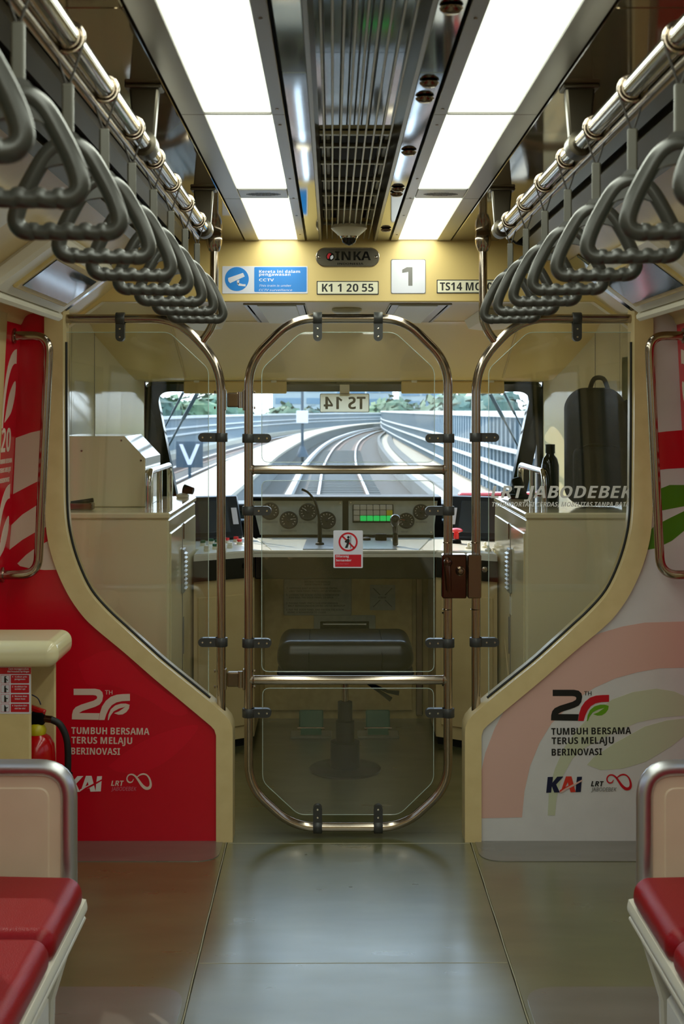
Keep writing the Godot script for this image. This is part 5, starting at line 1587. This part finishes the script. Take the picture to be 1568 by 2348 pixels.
func gauge(parent: Node3D, c: Vector3, bs: Basis, r: float, bright: bool, seed_: int) -> void:
	var up := Transform3D(Basis(bs.x, bs.z, -bs.y), c)
	var g := part("gauge", MB.new().lathe([[r, 0.0], [r * 1.0, 0.014], [r * 0.93, 0.018], [r * 0.86, 0.013]], 32, up), M.rubber, parent)
	part("gauge_face", MB.new().lathe([[r * 0.9, 0.011], [0.0, 0.0112]], 28, up), M.gauge_face, g)
	var tk := MB.new()
	for i in 11:
		var an := deg_to_rad(225 - i * 27)
		var dv := Vector2(cos(an), sin(an)); var nv := Vector2(-dv.y, dv.x) * r * 0.022
		tk.prism(pv([dv * r * 0.62 + nv, dv * r * 0.78 + nv, dv * r * 0.78 - nv, dv * r * 0.62 - nv]), 0.0115, 0.012, Transform3D(bs, c))
	part("gauge_ticks", tk, M.print_white, g)
	var an := deg_to_rad(225 - 27 * (seed_ % 9))
	var dv := Vector2(cos(an), sin(an)); var nv := Vector2(-dv.y, dv.x) * r * 0.05
	part("needle", MB.new().prism(pv([dv * -r * 0.2 + nv, dv * r * 0.7, dv * -r * 0.2 - nv]), 0.0125, 0.014, Transform3D(bs, c)), M.print_orange if bright else M.print_white, g)
	part("hub", MB.new().lathe([[r * 0.22, 0.011], [r * 0.2, 0.016], [0, 0.0165]], 16, up), M.print_black, g)

func driver_desk() -> void:
	var H := 0.92
	var dk := thing("driver_desk", "driver's desk with black apron, white wings and steel centre", "desk", Vector3(0, 0.78, -6.5))
	var tr := Transform3D(Basis(Vector3.RIGHT, Vector3(0, 0, -1), Vector3.UP), Vector3.ZERO)
	var plan := [[-0.43, 6.17], [0.43, 6.17], [0.695, 5.992], [0.695, 6.215], [1.03, 6.215], [1.0, 6.83], [-1.0, 6.83], [-1.03, 6.215], [-0.695, 6.215], [-0.695, 5.992]]
	part("top_slab", MB.new().prism(pv(plan), H - 0.03, H - 0.004, tr), M.desk_white, dk)
	for s in [-1.0, 1.0]:
		part("wing_cover", MB.new().prism(pv([[s * 0.693, 6.0], [s * 0.435, 6.178], [s * 0.36, 6.19], [s * 0.47, 6.80], [s * 0.99, 6.80], [s * 0.99, 6.225], [s * 0.693, 6.225]]), H - 0.004, H + 0.002, tr), M.desk_white, dk)
		part("wing_apron", MB.new().prism(pv([[s * 0.697, 5.99], [s * 0.43, 6.17], [s * 0.43, 6.21], [s * 0.697, 6.03]]), H - 0.125, H - 0.03, tr), M.black_gloss, dk)
		part("apron_lock", MB.new().lathe([[0.014, 0], [0.013, 0.006], [0.006, 0.008], [0, 0.008]], 16, Transform3D(Basis(Vector3.RIGHT, Vector3(0, 0, 1), Vector3(0, -1, 0)), Vector3(s * 0.47 + (0.17 if s > 0 else 0.02), H - 0.07, -6.13 + (0.11 if s > 0 else 0.0)))), M.steel, dk)
	part("centre_cover", MB.new().prism(pv([[-0.345, 6.185], [0.345, 6.185], [0.45, 6.80], [-0.45, 6.80]]), H - 0.004, H + 0.001, tr), M.panel_grey, dk)
	part("steel_plate", MB.new().prism(pv([[-0.20, 6.20], [-0.015, 6.20], [-0.015, 6.74], [-0.19, 6.74]]), H + 0.001, H + 0.006, tr), M.desk_metal, dk)
	part("steel_plate", MB.new().prism(pv([[0.005, 6.20], [0.245, 6.20], [0.235, 6.74], [0.005, 6.74]]), H + 0.001, H + 0.006, tr), M.desk_metal, dk)
	part("front_edge", MB.new().tube([Vector3(-0.43, H - 0.005, -6.172), Vector3(0.43, H - 0.005, -6.172)], 0.008, 10), M.desk_white, dk)
	part("apron", MB.new().box(Vector3(0, H - 0.075, -6.195), Vector3(0.855, 0.12, 0.03), 0.006), M.black_gloss, dk)
	for q in [[612, 1278], [665, 1278], [917, 1275]]:
		part("apron_lock", MB.new().lathe([[0.012, 0], [0.011, 0.005], [0.005, 0.007], [0, 0.007]], 14, Transform3D(Basis(Vector3.RIGHT, Vector3(0, 0, 1), Vector3(0, -1, 0)), at(q[0], q[1], 6.178))), M.steel_dark, dk)
	# instrument console: black housing, two grey panels leaning back
	var c := thing("instrument_console", "black instrument console with two grey gauge panels", "console", Vector3(0.01, H, -6.85))
	part("housing", MB.new().prism(pv([[6.825, 0.922], [6.83, 0.945], [6.925, 1.118], [7.10, 1.118], [7.10, 0.922]]), -0.50, 0.515, Transform3D(Basis(Vector3(0, 0, -1), Vector3.UP, Vector3.RIGHT), Vector3.ZERO)), M.black, c)
	part("top_ledge", MB.new().box(Vector3(0.0, 1.122, -7.0), Vector3(1.03, 0.010, 0.20), 0.003), M.rubber, c)
	part("ledge_edge", MB.new().tube([Vector3(-0.50, 1.122, -6.905), Vector3(0.515, 1.122, -6.905)], 0.0045, 8), M.desk_white, c)
	var upv := Vector3(0, 0.173, -0.095).normalized()
	var bs := Basis(Vector3.RIGHT, upv, Vector3.RIGHT.cross(upv))
	# local plane coordinates from pixel positions on the slope
	var onp := func(x: float, y: float) -> Vector3:
		var p0 := Vector3(0, 0.945, -6.83) + bs.z * 0.004
		var ray := at(x, y, 1.0) - EYE
		var t := (p0 - EYE).dot(bs.z) / ray.dot(bs.z)
		return EYE + ray * t
	for q in [[[578, 1149], [785, 1149], [785, 1226], [596, 1226]], [[799, 1149], [1003, 1149], [993, 1226], [799, 1226]]]:
		var poly := PackedVector2Array()
		var o: Vector3 = onp.call(690.0, 1188.0)
		for v in q:
			var r: Vector3 = onp.call(v[0] * 1.0, v[1] * 1.0) - o
			poly.append(Vector2(r.dot(bs.x), r.dot(bs.y)))
		var pn := part("gauge_panel", MB.new().prism(poly, -0.002, 0.004, Transform3D(bs, o), 0.001), M.panel_grey, c)
		for v in q:
			var mid: Vector3 = onp.call(lerpf(v[0], (q[0][0] + q[1][0]) / 2.0, 0.05), lerpf(v[1], 1188, 0.12))
			part("panel_screw", MB.new().lathe([[0.005, 0.0], [0.004, 0.003], [0, 0.004]], 10, Transform3D(Basis(bs.x, bs.z, -bs.y), mid + bs.z * 0.004)), M.chrome, pn)
	var n := 1
	for q in [[619, 1174, false], [662, 1194.5, false], [706, 1176, false], [749, 1195, false], [931, 1196, true], [965, 1176, true]]:
		gauge(c, onp.call(q[0] * 1.0, q[1] * 1.0) + bs.z * 0.004, bs, 0.048 if not q[2] else 0.043, q[2], n * 4)
		n += 1
	for l in [["AMPEREMETER", 662, 1218], ["HV VOLTMETER", 705, 1198.5], ["LV VOLTMETER", 748, 1218], ["SPEEDOMETER", 619, 1198], ["MR/BC", 928, 1220], ["BP/BRAKE", 966, 1198]]:
		words(l[0], 0.009, M.print_grey, c, Transform3D(bs, onp.call(l[1] * 1.0, l[2] * 1.0) + bs.z * 0.0042), true, 0.0075 * l[0].length())
	var io: Vector3 = onp.call(855.0, 1179.0)
	part("indicator_frame", MB.new().box(io + bs.z * 0.007, Vector3(0.215, 0.102, 0.014), 0.002, bs), M.black, c)
	for i in 6:
		for j in 3:
			var m: Material = M.lamp_off
			if j == 2 and i > 0: m = M.indicator_green
			elif j == 1 and i == 5: m = M.yellow
			part("indicator_light", MB.new().box(io + bs.x * (i - 2.5) * 0.0345 + bs.y * (1 - j) * 0.0315 + bs.z * 0.016, Vector3(0.0315, 0.029, 0.008), 0.002, bs), m, c)
	# screens on both sides, turned to the driver
	for s in [-1.0, 1.0]:
		var m := thing("desk_screen", "dark desk screen in a slate bezel " + ("behind the green buttons" if s < 0 else "behind the red emergency button"), "screen", Vector3(s * 0.72, H, -6.62))
		var b2 := Basis(Vector3.UP, -s * 0.42) * Basis(Vector3.RIGHT, -0.42)
		var o := Vector3(s * 0.735, 1.035, -6.66)
		part("body", MB.new().box(o - b2.z * 0.02, Vector3(0.44, 0.235, 0.06), 0.010, b2), M.bezel, m)
		part("screen", MB.new().box(o + b2.z * 0.0105, Vector3(0.30, 0.17, 0.004), 0.001, b2), M.screen_glass, m)
		part("card", MB.new().box(o + b2.z * 0.012 - b2.x * s * 0.185, Vector3(0.03, 0.09, 0.003), 0.001, b2), M.sign_white, m)
		part("foot", MB.new().box(Vector3(s * 0.74, 0.954, -6.70), Vector3(0.40, 0.06, 0.10), 0.008, Basis(Vector3.UP, -s * 0.42)), M.black, m)
	# push buttons on the left wing: green, red and ivory caps on pale collars
	for q in [[465, 1249, "green"], [484, 1245, "green"], [474, 1262, "ivory"], [493, 1257, "green"], [498, 1247, "green"], [520, 1243, "red"], [527, 1254, "ivory"], [541, 1240, "red"], [549, 1246, "red"], [512, 1261, "ivory"]]:
		var dd: float = (EYE.y - H) * F / (q[1] + 3 - CY)
		var p := at(q[0], q[1] + 3, dd)
		p.y = H + 0.002
		var b := thing("push_button", q[2] + " push button on the desk's white wing beside the screen", "button", p, q[2] + " push buttons on the desk wing")
		part("collar", MB.new().lathe([[0.015, 0.0], [0.014, 0.012], [0.010, 0.014]], 16, Transform3D(Basis(), p)), M.ivory, b)
		part("cap", MB.new().lathe([[0.0105, 0.012], [0.013, 0.017], [0.012, 0.026], [0.0, 0.027]], 16, Transform3D(Basis(), p)), M.button_green if q[2] == "green" else M.button_red if q[2] == "red" else M.ivory, b)
	for q in [[1074, 1256], [1112, 1254], [1119, 1262], [1135, 1259]]:
		var dd: float = (EYE.y - H) * F / (q[1] + 3 - CY)
		var p := at(q[0], q[1] + 3, dd)
		p.y = H + 0.002
		var b := thing("selector_switch", "ivory selector switch on the desk wing near the emergency button", "switch", p, "ivory selector switches")
		part("collar", MB.new().lathe([[0.016, 0.0], [0.015, 0.01], [0.010, 0.012]], 16, Transform3D(Basis(), p)), M.ivory, b)
		part("knob", MB.new().rbox(p + Vector3(0, 0.02, 0), Vector3(0.010, 0.018, 0.024), 0.004, 2), M.ivory, b)
	# emergency mushroom button
	var ep := at(1046, 1250, 6.50)
	ep.y = H + 0.002
	var eb := thing("emergency_button", "red mushroom emergency button on a black collar", "button", ep)
	part("collar", MB.new().lathe([[0.026, 0.0], [0.022, 0.018], [0.013, 0.022]], 20, Transform3D(Basis(), ep)), M.black, eb)
	part("stem", MB.new().lathe([[0.013, 0.02], [0.013, 0.055]], 16, Transform3D(Basis(), ep)), M.button_red, eb)
	part("mushroom", MB.new().lathe([[0.012, 0.052], [0.032, 0.060], [0.033, 0.066], [0.022, 0.074], [0.0, 0.077]], 24, Transform3D(Basis(), ep)), M.button_red, eb)
	# master controller lever
	var lp := at(906, 1252, 6.36)
	lp.y = H + 0.006
	var lv := thing("controller_lever", "black ball-topped controller lever on the steel desk plate", "lever", lp)
	part("boot", MB.new().box(lp + Vector3(0, 0.03, 0), Vector3(0.026, 0.06, 0.06), 0.006), M.black_gloss, lv)
	part("shaft", MB.new().tube([lp + Vector3(0, 0.05, 0), lp + Vector3(-0.001, 0.105, 0.008)], [0.011, 0.015], 14), M.black_gloss, lv)
	part("knob", MB.new().lathe([[0.012, -0.032], [0.020, -0.02], [0.0255, 0.0], [0.022, 0.016], [0.012, 0.024], [0.0, 0.0265]], 24, Transform3D(Basis(), lp + Vector3(-0.001, 0.125, 0.01))), M.black_gloss, lv)
	# gooseneck microphone
	var mp := at(733, 1252, 6.40)
	mp.y = H + 0.006
	var mc := thing("gooseneck_microphone", "black gooseneck microphone bending over the gauges", "microphone", mp)
	part("base", MB.new().lathe([[0.022, 0.0], [0.020, 0.008], [0.012, 0.012]], 18, Transform3D(Basis(), mp)), M.black, mc)
	var neck := spline([mp + Vector3(0, 0.005, 0), mp + Vector3(0, 0.09, 0), at(730, 1180, 6.40), at(722, 1150, 6.41), at(707, 1130, 6.42), at(692, 1122, 6.43)], 6)
	var rad := []
	for i in neck.size():
		rad.append(0.0105 if i < 8 else lerpf(0.0075, 0.0045, (i - 8.0) / (neck.size() - 8.0)) if i < neck.size() - 5 else 0.006)
	part("neck", MB.new().tube(neck, rad, 12), M.black, mc)
	# little black switch blocks
	for q in [[840, 1234, 0.05, "low round black", true], [873, 1234, 0.058, "square black", false]]:
		var p := at(q[0], q[1] + 4, 6.62)
		p.y = H + 0.006
		var b := thing("desk_switch", q[3] + " switch block below the gauge panel", "switch", p)
		if q[4]: part("block", MB.new().lathe([[0.022, 0.0], [0.021, 0.010], [0.010, 0.016], [0, 0.016]], 20, Transform3D(Basis(), p)), M.black, b)
		else: part("block", MB.new().rbox(p + Vector3(0, 0.016, 0), Vector3(0.058, 0.032, 0.03), 0.004, 2), M.black, b)

func driver_seat() -> void:
	var z := -5.76
	var x := 0.0
	var bx := at(791, 1765, 5.76).x
	var t := thing("driver_stool", "black padded driver's stool on a dark telescopic column", "stool", Vector3(bx, 0, z))
	part("base_disc", MB.new().lathe([[0.0, 0.0], [0.158, 0.0], [0.158, 0.008], [0.150, 0.013], [0.0, 0.014]], 40, Transform3D(Basis(), Vector3(bx, 0, z))), M.alu_dark, t)
	part("column", MB.new().lathe([[0.064, 0.012], [0.064, 0.125], [0.041, 0.128], [0.041, 0.215], [0.032, 0.218], [0.032, 0.30], [0.0, 0.30]], 28, Transform3D(Basis(), Vector3(bx, 0, z))), M.rubber, t)
	part("piston", MB.new().tube([Vector3(bx, 0.29, z), Vector3(bx, 0.40, z)], 0.015, 16), M.steel, t)
	part("mechanism", MB.new().rbox(Vector3(bx, 0.425, z), Vector3(0.14, 0.055, 0.16), 0.012, 3), M.black, t)
	part("tilt_knob", MB.new().tube([Vector3(bx - 0.09, 0.42, z + 0.05), Vector3(bx - 0.07, 0.42, z + 0.05)], 0.02, 14), M.black, t)
	for k in [0.0, 0.035]:
		part("lever", MB.new().tube([Vector3(bx + 0.06, 0.415, z + 0.03 + k), Vector3(bx + 0.15 + k, 0.355, z + 0.05), Vector3(bx + 0.20 + k, 0.32 + k * 0.8, z + 0.05)], [0.006, 0.007, 0.011], 10), M.black, t)
	# cushion: wide, saddle-shaped, seams near both ends
	var cm := MB.new().rbox(Vector3(), Vector3(0.595, 0.135, 0.40), 0.060, 9)
	var nv := PackedVector3Array()
	for i in cm.v.size():
		var p := cm.v[i]
		var u := p.x / 0.2975
		var up := clampf((p.y + 0.0675) / 0.135, 0, 1)
		p.y += (0.016 * u * u - 0.006) * up - 0.02 * clampf(-p.z / 0.2, -1, 1) * 0.0
		p.x *= 1.0 - 0.03 * up
		cm.v[i] = p + Vector3(bx, 0.525, z)
	part("cushion", cm, M.seat_black, t)
	for u in [-0.155, 0.155]:
		var seam := []
		for i in 15:
			var a := PI * (i / 14.0)
			seam.append(Vector3(bx + u + (0.012 if u > 0 else -0.012) * sin(a), 0.520 + 0.071 * sin(a), z + 0.198 * cos(a)))
		var sq := []
		for q in [[0.201, -0.045], [0.2015, 0.0], [0.192, 0.035], [0.165, 0.062], [0.10, 0.0715], [-0.10, 0.0715]]:
			sq.append(Vector3(bx + u, 0.525 + q[1] + 0.001, z + q[0]))
		part("seam", MB.new().tube(spline(sq, 3), 0.0022, 6), M.black, t)
	part("seat_pan", MB.new().rbox(Vector3(bx, 0.462, z), Vector3(0.585, 0.024, 0.39), 0.012, 4), M.rubber, t)

func cab_small_things() -> void:
	# mirrored number plate behind the windscreen
	var d := 6.78
	var t := thing("windscreen_plate", "cream plate with mirrored TS 14 letters inside the windscreen", "plate", at(790, 924, d))
	var px := d / F
	part("plate", MB.new().sheet(rrect(112 * px, 42 * px, 0.006, 4), facing(at(790, 924, d))), M.plate_cream, t)
	part("rim", MB.new().tube(Array(rrect(112 * px, 42 * px, 0.006, 4)).map(func(v): return at(790, 924, d) + Vector3(v.x, v.y, 0)), 0.0018, 6, true), M.print_grey, t)
	words("TS 14", 0.064, M.print_grey, t, Transform3D(Basis(Vector3(-1, 0, 0), Vector3.UP, Vector3(0, 0, -1)), at(790, 924, d) + Vector3(0, 0, 0.0006)), true, 96 * px)
	part("hanger", MB.new().box(at(790, 895, d) + Vector3(0, 0.0, -0.004), Vector3(0.05, 0.06, 0.003)), M.sign_cream, t)
	# backpack on the right cabinet
	var b := thing("backpack", "black backpack standing on the cabinet against the cab wall", "backpack", Vector3(1.05, 1.175, -5.55))
	var cm := MB.new().rbox(Vector3(), Vector3(0.27, 0.50, 0.20), 0.085, 8)
	for i in cm.v.size():
		var p := cm.v[i]
		var k := (p.y + 0.25) / 0.50
		p.x *= 1.05 - 0.22 * pow(clampf(k, 0, 1), 3.0) + 0.03 * sin(k * 9.0)
		p.x += 0.012 * sin(k * 5.0)
		p.z += 0.008 * sin(k * 11.0 + p.x * 20.0)
		cm.v[i] = p + Vector3(1.065, 1.428, -5.55)
	part("body", cm, M.fabric_black, b)
	part("front_pocket", MB.new().rbox(Vector3(1.05, 1.31, -5.44), Vector3(0.22, 0.24, 0.07), 0.034, 5), M.fabric_black, b)
	part("top_loop", MB.new().tube(spline([Vector3(1.03, 1.665, -5.55), Vector3(1.05, 1.715, -5.55), Vector3(1.09, 1.715, -5.55), Vector3(1.11, 1.665, -5.55)], 5), 0.010, 8), M.fabric_black, b)
	part("shoulder_strap", MB.new().tube(spline([Vector3(1.16, 1.62, -5.47), Vector3(1.195, 1.52, -5.44), Vector3(1.175, 1.42, -5.43), Vector3(1.20, 1.36, -5.43), Vector3(1.185, 1.30, -5.44)], 5), 0.016, 10, false, true, 0.4), M.fabric_black, b)
	part("strap_tail", MB.new().tube(spline([Vector3(1.185, 1.31, -5.44), Vector3(1.165, 1.27, -5.43), Vector3(1.175, 1.235, -5.43)], 4), 0.009, 8, false, true, 0.4), M.fabric_black, b)
	part("zip", MB.new().tube(spline([Vector3(0.955, 1.40, -5.442), Vector3(0.99, 1.435, -5.432), Vector3(1.05, 1.442, -5.43), Vector3(1.12, 1.43, -5.432), Vector3(1.15, 1.395, -5.442)], 5), 0.004, 6), M.rubber, b)
	var bt := thing("bottle", "black drinks bottle beside the backpack on the cabinet", "bottle", Vector3(0.875, 1.175, -5.62))
	part("body", MB.new().lathe([[0, 0.0], [0.036, 0.0], [0.038, 0.01], [0.038, 0.17], [0.030, 0.20], [0.018, 0.215], [0.018, 0.225]], 24, Transform3D(Basis(), Vector3(0.875, 1.176, -5.62))), M.black_gloss, bt)
	part("cap", MB.new().lathe([[0.021, 0.222], [0.021, 0.26], [0, 0.262]], 20, Transform3D(Basis(), Vector3(0.875, 1.176, -5.62))), M.black_gloss, bt)
	# radio handset with a coiled cord at the front of the right cabinet
	var r := thing("radio_handset", "black radio handset with a coiled cord in front of the guard rail", "handset", Vector3(0.78, 1.176, -6.0))
	part("body", MB.new().rbox(Vector3(0.80, 1.225, -6.03), Vector3(0.05, 0.10, 0.045), 0.014, 4, Basis(Vector3(0, 0, 1), 0.3)), M.black, r)
	part("cradle", MB.new().rbox(Vector3(0.80, 1.186, -6.03), Vector3(0.09, 0.02, 0.08), 0.008, 3), M.black, r)
	var coil := []
	for i in 130:
		var f := i / 129.0
		var a := f * TAU * 13.0
		coil.append(Vector3(0.725 + f * 0.09, 1.192 + 0.010 * sin(a) + 0.04 * f * f, -6.08 + 0.010 * cos(a)))
	part("coiled_cord", MB.new().tube(coil, 0.0028, 6), M.rubber, r)
	# small black desk lamp head by the left cabinet
	var l := thing("desk_lamp", "small black swivel lamp on the far corner of the cabinet", "lamp", Vector3(-0.74, 1.176, -6.12))
	part("base", MB.new().lathe([[0.03, 0.0], [0.03, 0.012], [0.012, 0.02], [0, 0.02]], 18, Transform3D(Basis(), Vector3(-0.76, 1.176, -6.12))), M.ivory, l)
	part("lamp_head", MB.new().tube([Vector3(-0.755, 1.215, -6.12), Vector3(-0.71, 1.205, -6.11)], [0.022, 0.016], 14), M.black, l)
	part("stem", MB.new().tube([Vector3(-0.76, 1.19, -6.12), Vector3(-0.755, 1.22, -6.12)], 0.005, 8), M.black, l)
	# dark door latch on the left cab wall
	var dl := thing("cab_door_latch", "dark steel latch on the cabinet top by the partition edge", "latch", Vector3(-1.08, 1.176, -5.30))
	part("plate", MB.new().rbox(Vector3(-1.08, 1.192, -5.32), Vector3(0.10, 0.030, 0.05), 0.006, 3), M.steel_dark, dl)
	part("bolt", MB.new().tube([Vector3(-1.12, 1.205, -5.31), Vector3(-1.03, 1.218, -5.31)], 0.009, 10), M.black, dl)
	# ends of the cab's ceiling air outlets
	for s in [-1.0, 1.0]:
		var o := thing("cab_air_outlet", "cream cab air outlet with a black rimmed end above " + ("the red partition" if s < 0 else "the pink partition"), "air duct", Vector3(s * 0.62, 1.98, -5.8))
		part("duct", MB.new().prism(pv([[s * 0.56, 2.004], [s * 0.58, 1.965], [s * 0.66, 1.955], [s * 0.76, 1.965], [s * 0.78, 2.004]]), -6.15, -5.45), M.shell_white, o)
		part("rim", MB.new().tube([Vector3(s * 0.555, 2.0, -5.44), Vector3(s * 0.575, 1.968, -5.44), Vector3(s * 0.60, 1.975, -5.44), Vector3(s * 0.66, 1.957, -5.44), Vector3(s * 0.76, 1.962, -5.44), Vector3(s * 0.785, 2.0, -5.44)], 0.006, 8), M.rubber, o)
